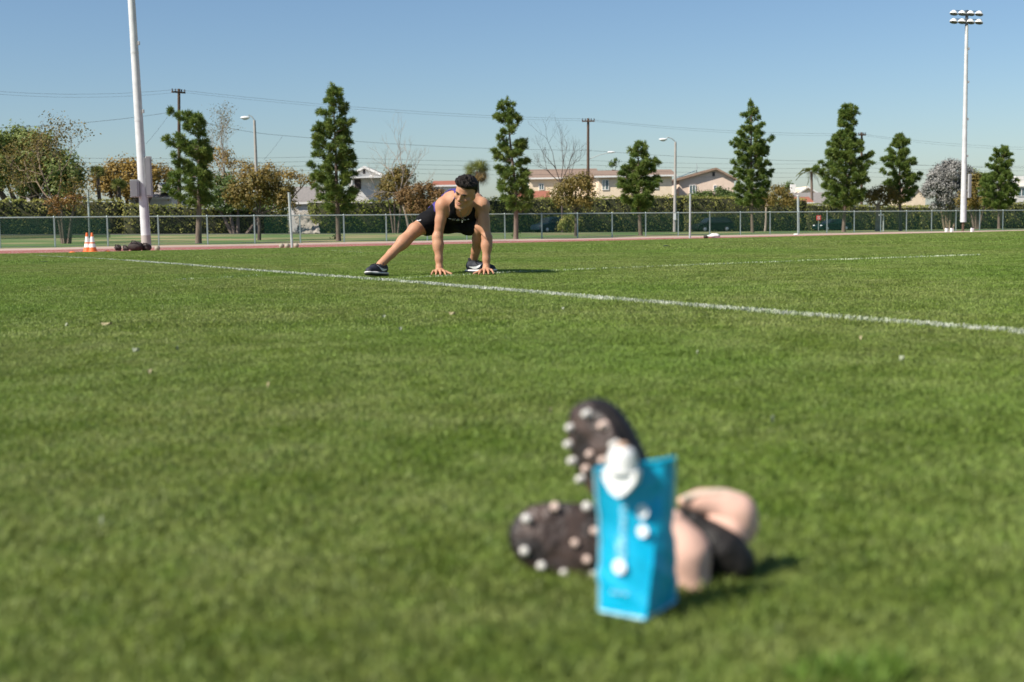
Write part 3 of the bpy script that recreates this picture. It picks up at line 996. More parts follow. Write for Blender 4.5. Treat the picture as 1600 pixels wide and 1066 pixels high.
house('white_house', 'small white gabled house with a dark doorway behind the tall slender pine', 545, 600, 276, 262, Yh5, 9, 'gable', M_wwall, M_roofgr, M_trim, ridge=570, over=.35, extra=porch)
Yh6 = depth_q(470, 133)
house('grey_roofed_house', 'low house with a plain grey-brown roof beside the tall slender pine', 452, 512, 318, 292, Yh6, 9, 'side', M_wwall, M_roofgr, M_trim, over=.3)
Yh7 = depth_q(240, 134)
def dormer(t, c, H, Hr, w):
    a, b_, tp = pt(243, 301, Yh7)-c, pt(262, 301, Yh7)-c, pt(248, 285.5, Yh7)-c
    v = [(a[0], -.1, a[2]), (b_[0], -.1, b_[2]), (tp[0], -.1, tp[2])]
    v += [(x, 3.0, z) for x, _, z in v]
    MB().add(v, [(0, 1, 2), (5, 4, 3), (0, 3, 4, 1), (1, 4, 5, 2), (2, 5, 3, 0)]).build('gable', M_trim, t)
house('grey_hip_house', 'low house with a grey hipped roof and a white gable behind the floodlight mast', 202, 268, 311, 297, Yh7, 8, 'hip', M_wwall, M_roofgr, M_trim, over=.3, extra=dormer)
Yh8 = depth_q(60, 133)
house('white_eaved_house', 'low house showing only its white eave under the large green tree', 28, 100, 315, 307, Yh8, 8, 'side', M_wwall, M_roofgr, M_trim, over=.3)
Yh9 = depth_q(690, 150)
house('red_tiled_house', 'far house with a strip of red roof tiles beside the head of the athlete', 678, 716, 291, 283, Yh9, 8, 'side', M_wwall, M_roofred, M_trim, over=.3)
Yh10 = depth_q(1265, 146)
house('long_grey_house', 'long low house with a grey roof beside the biggest pine', 1238, 1300, 322, 302, Yh10, 8, 'side', M_wwall, M_roofgr, M_trim, over=.3)
Yh11 = depth_q(1255, 138)
house('red_brown_roof_house', 'small house with a red-brown roof in front of the long grey roof', 1241, 1268, 318, 309, Yh11, 6, 'side', M_wwall, M_roofred, M_trim, over=.3)
Yh12 = depth_q(1260, 165)
def chimney(t, c, H, Hr, w):
    a = pt(1241, 296, Yh12)-c
    MB().box((a[0], 1, a[2]), (.8, .8, 1.7)).build('chimney', M_trim, t)
house('tan_gabled_house', 'far cream gabled house with a white chimney beside the drooping palm', 1246, 1278, 303, 293, Yh12, 8, 'gable', M_beige, M_beige, M_trim, over=.3, extra=chimney)
Yh13 = depth_q(1430, 139)
house('cream_gabled_house', 'small cream gable peeping out beside the grey shrub', 1415, 1446, 306, 293, Yh13, 8, 'gable', M_beige, M_rooftan, M_trim, over=.3)
Yh14 = depth_q(1605, 140)
def chim2(t, c, H, Hr, w):
    a = pt(1596, 284, Yh14)-c
    MB().box((a[0], 1, a[2]), (1.6, 1.2, 1.8)).build('chimney', M_trim, t)
house('white_bay_house', 'white house with tall panes at the far end of the street', 1588, 1660, 291, 284, Yh14, 8, 'side', M_wwall, M_beige, M_trim, over=.3,
      windows=((1596, 300, 11, 13, M_trim, M_pane, True),), extra=chim2)

# pale rough bank of stones in the gap of the hedge
M_stone = mat('pale_rubble', (.42, .38, .32), .95, (.30, .27, .22), 3, bump=1.0, bscale=6)
V = []
Yg = depth_q(475, 121.5)
for (px, py, dy) in ((466, 366, -.6), (499, 366, -.6), (496, 333, 3), (458, 328, 3)):
    V.append(pt(px, py, Yg+dy))
b = np.mean(V, 0)
g_ = np.random.default_rng(4)
n_ = 14
uu, vv = np.meshgrid(np.linspace(0, 1, n_), np.linspace(0, 1, n_), indexing='ij')
V = np.array(V)
P = (V[0]*((1-uu)*(1-vv))[..., None]+V[1]*(uu*(1-vv))[..., None]+V[2]*(uu*vv)[..., None]+V[3]*((1-uu)*vv)[..., None])
P += g_.normal(0, .09, P.shape)
i = np.arange(n_-1)[:, None]*n_+np.arange(n_-1)[None]
tag(link('gravel_bank', np_mesh('gravel_bank', P.reshape(-1, 3), np.stack([i, i+n_, i+n_+1, i+1], -1).reshape(-1, 4), M_stone)), kind='structure')
# ================================================================== TREES, HEDGES, SHRUBS
def leafmat(name, c1, c2, trans=.25, rough=.55):
    return mat(name, c1, rough, c2, attr='var', trans=trans, spec=.3)
M_needle = leafmat('pine_needles', (.070, .135, .024), (.250, .300, .065), .30)
M_bark = mat('pine_bark', (.20, .15, .115), .95, (.12, .085, .065), 3, bump=.8, bscale=12, stretch=(3, 3, .6))
M_barkpale = mat('pale_bark', (.36, .30, .24), .95, (.25, .20, .16), 3, bump=.5)
M_barkdk = mat('dark_bark', (.075, .055, .045), .95, (.11, .085, .07), 3, bump=.5)
M_twig = mat('tan_twigs', (.30, .225, .155), .95, (.22, .16, .11), 3)
M_olive = leafmat('leaves_olive', (.100, .150, .032), (.270, .310, .085))
M_green = leafmat('leaves_green', (.055, .100, .020), (.140, .190, .045))
M_must = leafmat('leaves_mustard', (.23, .155, .030), (.42, .28, .065))
M_orange_l = leafmat('leaves_orange', (.22, .105, .025), (.30, .17, .05))
M_obr = leafmat('leaves_olive_brown', (.110, .105, .024), (.27, .185, .045))
M_brn = leafmat('leaves_brown', (.16, .085, .028), (.24, .15, .055))
M_grey = leafmat('leaves_silver', (.20, .195, .175), (.36, .345, .32), .15)
M_hedge = leafmat('hedge_leaves', (.165, .205, .038), (.430, .385, .105))
M_hedgey = leafmat('hedge_leaves_bright', (.16, .21, .03), (.34, .34, .06))
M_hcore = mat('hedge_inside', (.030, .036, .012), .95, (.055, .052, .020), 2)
M_palm = leafmat('palm_fronds', (.08, .125, .025), (.26, .27, .075))
M_palmdry = leafmat('palm_dry_fronds', (.26, .17, .06), (.36, .24, .10))

def quads(C, N, size, g, var, asp=1.6):
    """leaf quads at C, roughly facing N"""
    n = len(C)
    a = g.normal(size=(n, 3))
    a -= N*np.sum(a*N, 1)[:, None]
    a /= np.linalg.norm(a, axis=1)[:, None]+1e-9
    b = np.cross(N, a)
    s = size*g.uniform(.6, 1.3, n)[:, None]
    # a leaf clump: a diamond, pointed at both ends
    V = np.stack([C-a*s*.5, C-b*s*.5/asp, C+a*s*.5, C+b*s*.5/asp], 1).reshape(-1, 3)
    return V, np.arange(4*n).reshape(-1, 4), var


def leaf_blobs(blobs, density, size, g, shell=.55, lump=.35, up=.25):
    """blobs: (centre, radii); leaves gathered in clumps over the outer part of every blob"""
    Cs, Ns, Vs = [], [], []
    for c, r in blobs:
        c, r = np.array(c), np.array(r)
        area = 4*math.pi*((r[0]*r[1])**1.6/3+(r[0]*r[2])**1.6/3+(r[1]*r[2])**1.6/3)**(1/1.6)
        nc = max(6, int(area*1.1/(lump**2*3.2)))
        d = unit(g.normal(size=(nc, 3)))
        d[:, 2] = np.where(d[:, 2] < -.55, -d[:, 2], d[:, 2])
        d = unit(d)
        cc = c+d*r*g.uniform(shell, 1.02, nc)[:, None]
        per = max(4, int(2.6*density*area/nc))
        cv = g.random(nc)
        off = g.normal(size=(nc, per, 3))*lump*.52
        P = (cc[:, None]+off).reshape(-1, 3)
        nn = unit(np.repeat(d, per, 0)*.6+unit(off.reshape(-1, 3))*.7+np.array([0, 0, up])+g.normal(size=(nc*per, 3))*.45)
        Cs.append(P); Ns.append(nn)
        Vs.append(np.clip(np.repeat(cv, per)*.6+g.random(nc*per)*.55-.05, 0, 1))
    return quads(np.concatenate(Cs), np.concatenate(Ns), size, g, np.concatenate(Vs))

def limb(mb, p, d, L, r, g, depth, tips, spread_=.55, up=.18, n=3, droop=0.0, keep=None):
    """a branching limb; the tips are gathered for leaves"""
    P = [np.array(p, float)]
    dd = np.array(d, float)
    for i in range(4):
        dd = unit(dd+g.normal(size=3)*.16+np.array([0, 0, up*.25-droop*.2]))
        P.append(P[-1]+dd*L/4)
    mb.tube(P, [r*(1-.5*i/4) for i in range(5)], 5 if depth > 1 else 3, cap=False)
    if depth == 0:
        tips.append(P[-1])
        return
    for k in range(n):
        u = g.uniform(.45, 1.0) if k < n-1 else 1.0
        i = min(3, int(u*4))
        q = P[i]+(P[i+1]-P[i])*(u*4-i)
        nd_ = unit(dd+unit(g.normal(size=3))*spread_*1.3+np.array([0, 0, up]))
        limb(mb, q, nd_, L*g.uniform(.55, .82), r*.52, g, depth-1, tips, spread_, up, n, droop)

# ---- pines: whorls of upturned branches that end in round tufts of long needles
def pine(label, base, top, prof, seed, t0, bark=M_bark, r0=.14, dens=1.0, gaps=.12):
    """base, top in space; prof: (share of the height, reach to the west, reach to the east) in metres"""
    g = np.random.default_rng(seed)
    b = np.asarray(base, float)
    ax = np.asarray(top, float)-b
    Ht = np.linalg.norm(ax)
    t = thing('pine_tree', label, 'pine tree', b, 'pines in a row behind the fence')
    tr = MB()
    bend = g.normal(0, .05, 2)
    def axis(u):
        p = ax*u
        p = p+np.array([bend[0]*math.sin(u*5), bend[1]*math.sin(u*4), 0])
        return p
    tr.tube([axis(0)-np.array([0, 0, .15])]+[axis(u) for u in np.linspace(.02, .985, 12)], [r0*1.25]+[r0*(1-.9*u) for u in np.linspace(0, 1, 12)], 9)
    tufts, tdirs = [], []
    pu = [p[0] for p in prof]
    lv = t0
    while lv < .985:
        RL, RR = np.interp(lv, pu, [p[1] for p in prof]), np.interp(lv, pu, [p[2] for p in prof])
        R_ = (RL+RR)/2
        nb = max(3, int((3.6+R_*3.2)*dens))
        off = g.random()*6.28
        for k in range(nb):
            if g.random() < gaps:
                continue
            a = off+6.283*k/nb+g.normal(0, .2)
            cx_ = math.cos(a)
            reach = (RL*max(0, -cx_)+RR*max(0, cx_)) + (1-abs(cx_))*R_*.95
            reach *= g.uniform(.62, 1.06)
            lift = g.uniform(.10, .42)+.35*(lv > .8)
            o = axis(lv+g.normal(0, .008))
            d = np.array([math.cos(a), math.sin(a), lift])
            P = [o, o+d*reach*.5+np.array([0, 0, -.05*reach]), o+d*reach+np.array([0, 0, .12*reach])]
            tr.tube(P, [.018+.012*reach, .014, .007], 4, cap=False)
            for u, cnt, rad in ((1.0, 9, .17), (.80, 5, .17), (.58, 3, .16), (.36, 2, .14)):
                if u < 1 and reach*u < .22:
                    continue
                q = P[0]*(1-u)**2+2*P[1]*u*(1-u)+P[2]*u*u
                cnt = max(1, int(cnt*min(1, .45+reach*.6)))
                for _ in range(cnt):
                    side = unit(g.normal(size=3))*np.array([1, 1, .7])*rad*g.uniform(.3, 1.1)
                    tufts.append(q+side)
                    tdirs.append(unit(np.array([d[0]*.5, d[1]*.5, .75])+side*5.0))
        lv += g.uniform(.038, .058)*(9.6/max(Ht, 6))**.5
    for _ in range(10):
        u = g.uniform(.955, 1.0)
        tufts.append(axis(u)+g.normal(size=3)*.05)
        tdirs.append(unit(np.array([0, 0, 1.0])+g.normal(size=3)*.4))
    tufts, tdirs = np.array(tufts), np.array(tdirs)
    n = len(tufts)
    per = 30
    nd_ = unit(np.repeat(tdirs, per, 0)*.85+unit(g.normal(size=(n*per, 3)))*.95)
    o = np.repeat(tufts, per, 0)+g.normal(size=(n*per, 3))*.025
    L = g.uniform(.14, .30, n*per)[:, None]
    w = np.cross(nd_, unit(g.normal(size=(n*per, 3))))
    w = unit(w)*.0135
    V = np.stack([o-w*.6, o+w*.6, o+nd_*L*.6+w, o+nd_*L, o+nd_*L*.6-w], 1).reshape(-1, 3)
    i = np.arange(n*per)[:, None]*5
    Fa = np.concatenate([np.concatenate([i, i+1, i+2], 1), np.concatenate([i, i+2, i+4], 1), np.concatenate([i+4, i+2, i+3], 1)])
    tv = np.clip(g.random(n)*.75+.02, 0, 1)
    var = np.clip(np.repeat(tv, per)+g.normal(0, .13, n*per), 0, 1)
    tr.build('trunk', bark, t, True)
    link('crown', np_mesh('crown', V, Fa, M_needle, np.concatenate([var]*3)), t)
    return t

def pine_px(label, bx, by, tx, ty, prof_px, seed, q=None, crown=None, **kw):
    """prof_px: rows (py, left px, right px) of the outline in the photograph"""
    if q is None:
        b = hit(bx, by)
    else:
        Y = depth_q(bx, q)
        p = pt(bx, by, Y)
        b = np.array([p[0], p[1], float(ground_z(p[0], p[1]))])
    Y = b[1]
    tp = pt(tx, ty, Y)
    k = kpx(Y)
    Ht = tp[2]-b[2]
    rows = []
    for (py, xl, xr) in prof_px:
        u = (pt(bx, py, Y)[2]-b[2])/Ht
        xc = bx+(tx-bx)*u
        rows.append((u, max(.06, (xc-xl)/k-.10), max(.06, (xr-xc)/k-.10)))
    rows.sort()
    return pine(label, b, tp, rows, seed, rows[0][0], **kw)

pine_px('bushy irregular pine close to the floodlight mast, thin wooden pole rising from its top', 310, 381, 311, 178,
        [(322, 262, 336), (308, 262, 330), (290, 260, 338), (265, 255, 322), (248, 260, 342), (235, 262, 326), (220, 254, 322), (212, 250, 316), (200, 272, 318), (188, 292, 320), (178, 303, 319)], 1, dens=1.0, gaps=.2, r0=.17)
pine_px('tallest slender pine, in front of the small white house', 529, 377, 520.5, 133,
        [(330, 500, 562), (312, 492, 566), (295, 484, 560), (270, 486, 556), (250, 477, 564), (235, 476, 560), (222, 484, 556), (205, 488, 552), (190, 490, 548), (175, 500, 544), (160, 504, 538), (145, 511, 531), (134, 517, 524)], 2, gaps=.14)
pine_px('tall narrow pine just behind the athlete, beside the fan palm', 806, 374, 795, 157,
        [(330, 786, 838), (312, 768, 836), (295, 770, 830), (280, 770, 826), (262, 768, 826), (245, 770, 828), (228, 776, 822), (214, 768, 820), (200, 770, 818), (190, 776, 812), (178, 780, 812), (165, 785, 808), (158, 790, 801)], 3, gaps=.14)
pine_px('short stocky pine standing before the long beige house', 1001, 367, 996, 223,
        [(335, 988, 1016), (322, 972, 1030), (308, 958, 1038), (295, 962, 1036), (280, 970, 1034), (262, 976, 1032), (250, 982, 1018), (238, 984, 1010), (225, 990, 1004)], 4, q=69)
pine_px('spiry pine with a bare leading shoot beside the gabled house', 1176, 361, 1172.5, 158,
        [(322, 1150, 1200), (308, 1144, 1206), (290, 1142, 1206), (272, 1146, 1206), (255, 1144, 1198), (240, 1139, 1206), (225, 1143, 1206), (210, 1150, 1196), (195, 1158, 1190), (182, 1164, 1188), (172, 1168, 1178), (160, 1171, 1174)], 5, q=76)
pine_px('biggest broad pine with a separate topknot, dark green car at its foot', 1318, 361, 1324, 165,
        [(324, 1290, 1344), (312, 1284, 1364), (298, 1278, 1364), (280, 1274, 1362), (262, 1280, 1362), (248, 1284, 1360), (236, 1294, 1350), (222, 1300, 1344), (212, 1306, 1338), (206, 1318, 1340), (198, 1310, 1342), (185, 1308, 1340), (175, 1312, 1338), (167, 1320, 1330)], 6, q=69.5, dens=1.25, gaps=.08)
pine_px('small slim pine beside the pale wooden post', 1407, 360, 1405, 210,
        [(318, 1394, 1424), (302, 1380, 1440), (285, 1378, 1436), (268, 1376, 1436), (255, 1380, 1430), (240, 1386, 1424), (228, 1394, 1420), (216, 1400, 1411)], 7, q=70)
pine_px('pine with a forked ragged top at the end of the row past the slim mast', 1561, 352, 1566, 230,
        [(326, 1532, 1582), (312, 1524, 1590), (298, 1528, 1592), (282, 1536, 1580), (268, 1542, 1576), (255, 1546, 1582), (244, 1552, 1578), (234, 1560, 1572)], 8, q=78, dens=1.2, gaps=.1)

# ---- broadleaf trees and shrubs
def broad(name, label, cat, q, blobs_px, m, size, seed, density=26, trunk=None, bark=M_bark, lump=.45, r0=.14, group=None, drop=None, twig=None, shell=.55):
    g = np.random.default_rng(seed)
    cx_ = np.mean([b_[0] for b_ in blobs_px])
    bx = trunk[0] if trunk else cx_
    Y = depth_q(bx, q)
    p0 = pt(bx, 340, Y)
    base = np.array([p0[0], p0[1], float(ground_z(p0[0], p0[1]))])
    t = thing(name, label, cat, base, group)
    k = kpx(Y)
    bl = []
    for (x, y, rx, ry) in blobs_px:
        c = pt(x, y, Y+g.uniform(-.35, .35)*rx/k)-base
        bl.append((c, (rx/k, .5*(rx+ry)/k, ry/k)))
    V, Fa, var = leaf_blobs(bl, density, size, g, shell=shell, lump=lump)
    tr = MB()
    if trunk:
        f = pt(trunk[2], trunk[3], Y)-base
        tr.tube([(0, 0, -.1), f*.5+np.array([.05, 0, 0]), f], [r0*1.2, r0, r0*.8], 9)
        for c, r in bl:
            tr.tube([f, (f+c)/2+np.array([0, 0, -.15]), c], [r0*.6, r0*.4, r0*.15], 6)
    else:
        for c, r in bl:
            tr.tube([(c[0]*.25, 0, -.1), c*np.array([.6, .6, .55]), c], [r0, r0*.7, r0*.25], 6)
    tr.build('trunk' if cat == 'tree' else 'stems', bark, t, True)
    link('crown' if cat == 'tree' else 'foliage', np_mesh('crown', V, Fa, m, var), t)
    return t

broad('broadleaf_tree', 'large round dark green tree beyond the hedge at the start of the street', 'tree', 128,
      [(-25, 262, 60, 50), (20, 236, 40, 32), (52, 240, 42, 32), (82, 262, 34, 30), (10, 285, 50, 32), (60, 285, 50, 30), (104, 272, 24, 28), (100, 296, 28, 20)], M_olive, .30, 11, 24, lump=.75, r0=.4)
broad('broadleaf_tree', 'mustard yellow leafy tree behind the floodlight mast', 'tree', 133,
      [(165, 285, 26, 24), (195, 272, 32, 22), (222, 276, 28, 24), (248, 283, 22, 24), (180, 300, 40, 14)], M_must, .26, 12, 20, lump=.6, r0=.25)
broad('broadleaf_tree', 'olive-brown tree on a thin trunk beside the bare net post', 'tree', 74,
      [(398, 300, 30, 26), (425, 305, 30, 28), (380, 312, 24, 22), (448, 312, 16, 24), (410, 282, 26, 16), (365, 300, 16, 16)], M_obr, .14, 13, 60, trunk=(403.5, 378, 404, 335), bark=M_barkdk, lump=.30, r0=.10)
broad('broadleaf_tree', 'dark bushy tree with a double trunk behind the olive-brown tree', 'tree', 120,
      [(350, 300, 30, 26), (335, 318, 22, 18), (372, 322, 30, 16), (425, 322, 24, 20)], M_green, .24, 14, 22, lump=.5, r0=.2)
broad('broadleaf_tree', 'pale golden tree with thin upper leaves around the first street lamp', 'tree', 130,
      [(345, 252, 26, 24), (380, 270, 26, 18), (420, 272, 28, 14), (452, 280, 26, 13), (478, 286, 18, 9), (365, 290, 34, 20), (330, 285, 20, 18)], M_must, .22, 15, 13, lump=.5, r0=.15)
broad('broadleaf_tree', 'brownish-olive tree on a thin dark trunk below the wide-armed utility pole', 'tree', 70,
      [(880, 305, 24, 18), (900, 292, 24, 18), (918, 302, 18, 22), (898, 318, 34, 12), (912, 280, 10, 10)], M_obr, .13, 16, 60, trunk=(899, 371, 899, 330), bark=M_barkdk, lump=.28, r0=.09)
broad('broadleaf_tree', 'small round brownish tree on a pale trunk near the gabled house', 'tree', 95,
      [(1215, 308, 24, 17), (1232, 314, 12, 12), (1198, 314, 14, 12)], M_obr, .18, 17, 40, trunk=(1195.5, 361, 1197, 322), bark=M_barkpale, lump=.35, r0=.10)
broad('broadleaf_tree', 'stunted brown-leaved tree on a stout trunk between the big pine and the slim pine', 'tree', 70,
      [(1372, 312, 18, 12), (1392, 312, 20, 10), (1360, 306, 12, 12), (1382, 300, 18, 10)], M_obr, .14, 18, 60, trunk=(1371, 360, 1371, 322), bark=M_barkpale, lump=.28, r0=.16)
broad('shrub', 'brown-leaved bush beside the head of the athlete, above the fence', 'bush', 112,
      [(648, 306, 22, 20), (668, 304, 22, 18), (632, 312, 16, 16), (684, 312, 14, 16), (655, 328, 30, 14)], M_brn, .20, 19, 34, lump=.42)
broad('shrub', 'olive round bush tangled in the pale bare tree', 'bush', 116,
      [(615, 288, 22, 24), (632, 280, 18, 22), (605, 305, 20, 18)], M_obr, .22, 20, 24, lump=.45)
broad('shrub', 'dark green clipped bushes below the windows of the gabled house', 'bush', 129,
      [(1090, 311, 14, 10), (1108, 310, 14, 11), (1128, 306, 13, 14), (1142, 310, 10, 10)], M_green, .22, 21, 40, lump=.4)
broad('shrub', 'large silver-grey shrub overhanging the fence beside the slim mast', 'bush', 88,
      [(1472, 282, 24, 26), (1490, 270, 24, 20), (1462, 300, 20, 20), (1485, 302, 26, 24), (1478, 322, 24, 12), (1508, 286, 18, 22)], M_grey, .17, 22, 75, lump=.32, bark=M_twig)
broad('shrub', 'rust and olive shrub between the silver-grey shrub and the last pine', 'bush', 84,
      [(1530, 300, 20, 22), (1512, 314, 18, 14), (1540, 316, 18, 14), (1524, 284, 12, 12)], M_obr, .17, 23, 60, lump=.34)
broad('broadleaf_tree', 'bright green treetop peeping over the silver-grey shrub behind the slim mast', 'tree', 125,
      [(1515, 278, 16, 14), (1528, 286, 16, 14)], M_olive, .26, 24, 26, lump=.5)
broad('shrub', 'dark bush in front of the hedge that hides the tail of the dark blue car', 'bush', 112.5,
      [(887, 350, 13, 15), (880, 356, 8, 9), (897, 354, 10, 12)], M_hedge, .18, 25, 60, lump=.35)
broad('broadleaf_tree', 'tiny distant eucalyptus peeping over the roof of the long beige house', 'tree', 190,
      [(957, 258, 7, 6), (962, 252, 5, 4)], M_green, .30, 26, 12, lump=.4, r0=.1)
broad('shrub', 'small green tuft around the foot of the tallest slender pine', 'bush', 73.5, [(526, 373, 6, 7)], M_green, .12, 27, 70, lump=.2)
broad('shrub', 'small green tuft around the foot of the narrow pine behind the athlete', 'bush', 72, [(806, 366, 6, 7)], M_green, .12, 28, 70, lump=.2)
broad('broadleaf_tree', 'dark green tree behind the roof of the far cream gabled house', 'tree', 170, [(1233, 292, 8, 6), (1226, 298, 8, 6)], M_green, .3, 29, 14, lump=.5)

# ---- bare and half bare trees
def bare(name, label, q, bx, by, fx, fy, seed, L, depth, m, dirs, r0, spread_=.5, up=.2, n=3, leaves=None):
    g = np.random.default_rng(seed)
    Y = depth_q(bx, q)
    p = pt(bx, by, Y)
    base = np.array([p[0], p[1], float(ground_z(p[0], p[1]))])
    t = thing(name, label, 'tree', base)
    f = pt(fx, fy, Y)-base
    tr = MB().tube([(0, 0, -.1), f*.5+np.array([.08, 0, 0]), f], [r0*1.2, r0, r0*.8], 9)
    tips = []
    for (dx, dy, dz, l) in dirs:
        limb(tr, f, unit(np.array([dx, dy, dz], float)), L*l, r0*.55, g, depth, tips, spread_, up, n)
    tr.build('trunk', m, t, True)
    if leaves:
        lm, size, cnt, sp_ = leaves
        tp = np.array(tips)
        P = np.repeat(tp, cnt, 0)+g.normal(size=(len(tp)*cnt, 3))*sp_
        N = unit(g.normal(size=P.shape)+np.array([0, 0, .4]))
        V, Fa, var = quads(P, N, size, g, np.clip(np.repeat(g.random(len(tp)), cnt)*.6+g.random(len(P))*.45, 0, 1))
        link('crown', np_mesh('crown', V, Fa, lm, var), t)
    return t
bare('half_bare_tree', 'half bare tree with tan twigs and sparse ochre leaves, near the traffic cones', 74, 105, 380, 84, 318, 31, 1.75, 4, M_twig,
     [(-.7, .1, .7, 1), (-.2, -.2, 1, 1.1), (.5, .1, .8, 1.05), (.95, -.1, .35, .8), (-1, .2, .25, .8)], .10, .6, .12, 3, (M_obr, .12, 8, .22))
broad('shrub', 'low orange-leaved sapling leaning by the half bare tree', 'bush', 72.5, [(95, 318, 22, 10), (118, 313, 14, 9), (88, 330, 12, 7)], M_orange_l, .13, 32, 42, lump=.25)
bare('bare_tree', 'leafless dark tree with upswept thin branches before the tan house', 116, 878, 330, 876, 285, 33, 2.6, 4, M_barkdk,
     [(-.55, .1, 1, 1.05), (.1, -.2, 1, 1), (.6, .1, 1, .9), (-.95, 0, .7, .8), (.95, .1, .7, .65)], .11, .5, .3, 3)
bare('bare_tree', 'pale leafless tree with crooked white limbs beside the small white house', 114, 641, 365, 625, 305, 34, 2.5, 4, M_barkpale,
     [(-.6, .1, 1, 1), (0, -.2, 1, 1.1), (.5, .1, 1, .95), (-1, 0, .4, .8), (.9, .1, .5, .7)], .13, .55, .25, 3)
bare('bare_tree', 'thin leafless tree with fine tan twigs behind the bushy pine', 124, 352, 320, 350, 275, 35, 2.6, 4, M_twig,
     [(-.5, .1, 1, 1), (.1, -.2, 1, 1.1), (.5, .1, 1, .9)], .10, .5, .3, 3, (M_obr, .14, 4, .22))

# ---- palms
def palm(label, q, cx_, cy_, r_px, seed, fan, n, trunk_r=.18, skirt=False):
    g = np.random.default_rng(seed)
    Y = depth_q(cx_, q)
    p = pt(cx_, cy_, Y)
    base = np.array([p[0], p[1], float(ground_z(p[0], p[1]))])
    t = thing('palm_tree', label, 'palm tree', base)
    hd = p-base
    MB().tube([(0, 0, -.1), hd*.5+np.array([.1, 0, 0]), hd], [trunk_r*1.2, trunk_r, trunk_r], 9).build('trunk', M_bark, t, True)
    r = r_px/kpx(Y)
    for part, cnt, m, zlo, zhi in (('crown', n, M_palm, -.30, 1.6), ('dry_fronds', n//2 if skirt else 0, M_palmdry, -1.2, -.35)):
        if not cnt:
            continue
        V, Fa, var = [], [], []
        for k in range(cnt):
            a = 6.283*k/cnt*2.4+g.normal(0, .2)
            el = g.uniform(zlo, zhi)
            d = unit(np.array([math.cos(a), math.sin(a), el]))
            side = unit(np.cross(d, [0, 0, 1.0]))
            upv = np.cross(side, d)
            if fan:
                ro = g.normal(0, 1.0)
                side, upv = side*math.cos(ro)+upv*math.sin(ro), upv*math.cos(ro)-side*math.sin(ro)
            fv = g.random()
            if fan:
                h = hd+d*r*.34
                for j in np.linspace(-2.0, 2.0, 19):
                    dd = unit(d*math.cos(j)+side*math.sin(j))
                    e = h+dd*r*.66+np.array([0, 0, -.10*r])
                    w = np.cross(dd, upv)*r*.020
                    m_ = h+dd*r*.3
                    i = len(V)
                    V += [h, m_-w, e, m_+w]
                    Fa.append((i, i+1, i+2, i+3)); var.append(np.clip(fv*.7+g.random()*.4, 0, 1))
                i = len(V)
                w = side*.02
                V += [hd-w, hd+w, h+w, h-w]
                Fa.append((i, i+1, i+2, i+3)); var.append(.9)
            else:
                for u in np.linspace(.12, 1, 26):
                    c = hd+d*r*u+np.array([0, 0, -r*.75*u*u])
                    for s in (-1, 1):
                        e = c+side*s*r*.26*math.sin(math.pi*min(u+.12, 1)**.8+.05)+d*r*.10+np.array([0, 0, -r*.10])
                        i = len(V)
                        w = d*r*.02
                        V += [c-w, c+w, e+w*.2, e-w*.2]
                        Fa.append((i, i+1, i+2, i+3)); var.append(np.clip(fv*.7+g.random()*.3, 0, 1))
        link(part, np_mesh(part, V, Fa, m, var), t)
    return t
palm('fan palm with a skirt of dry fronds just behind the head of the athlete', 122, 745, 268, 27, 41, True, 20, skirt=True)
palm('feathery drooping palm beside the biggest pine', 140, 1268, 268, 27, 42, False, 22)
palm('small fan palm beside the mustard yellow tree', 128, 152, 270, 17, 43, True, 30)
palm('low fan palm half sunk in the mustard yellow tree', 126, 185, 290, 16, 44, True, 30)

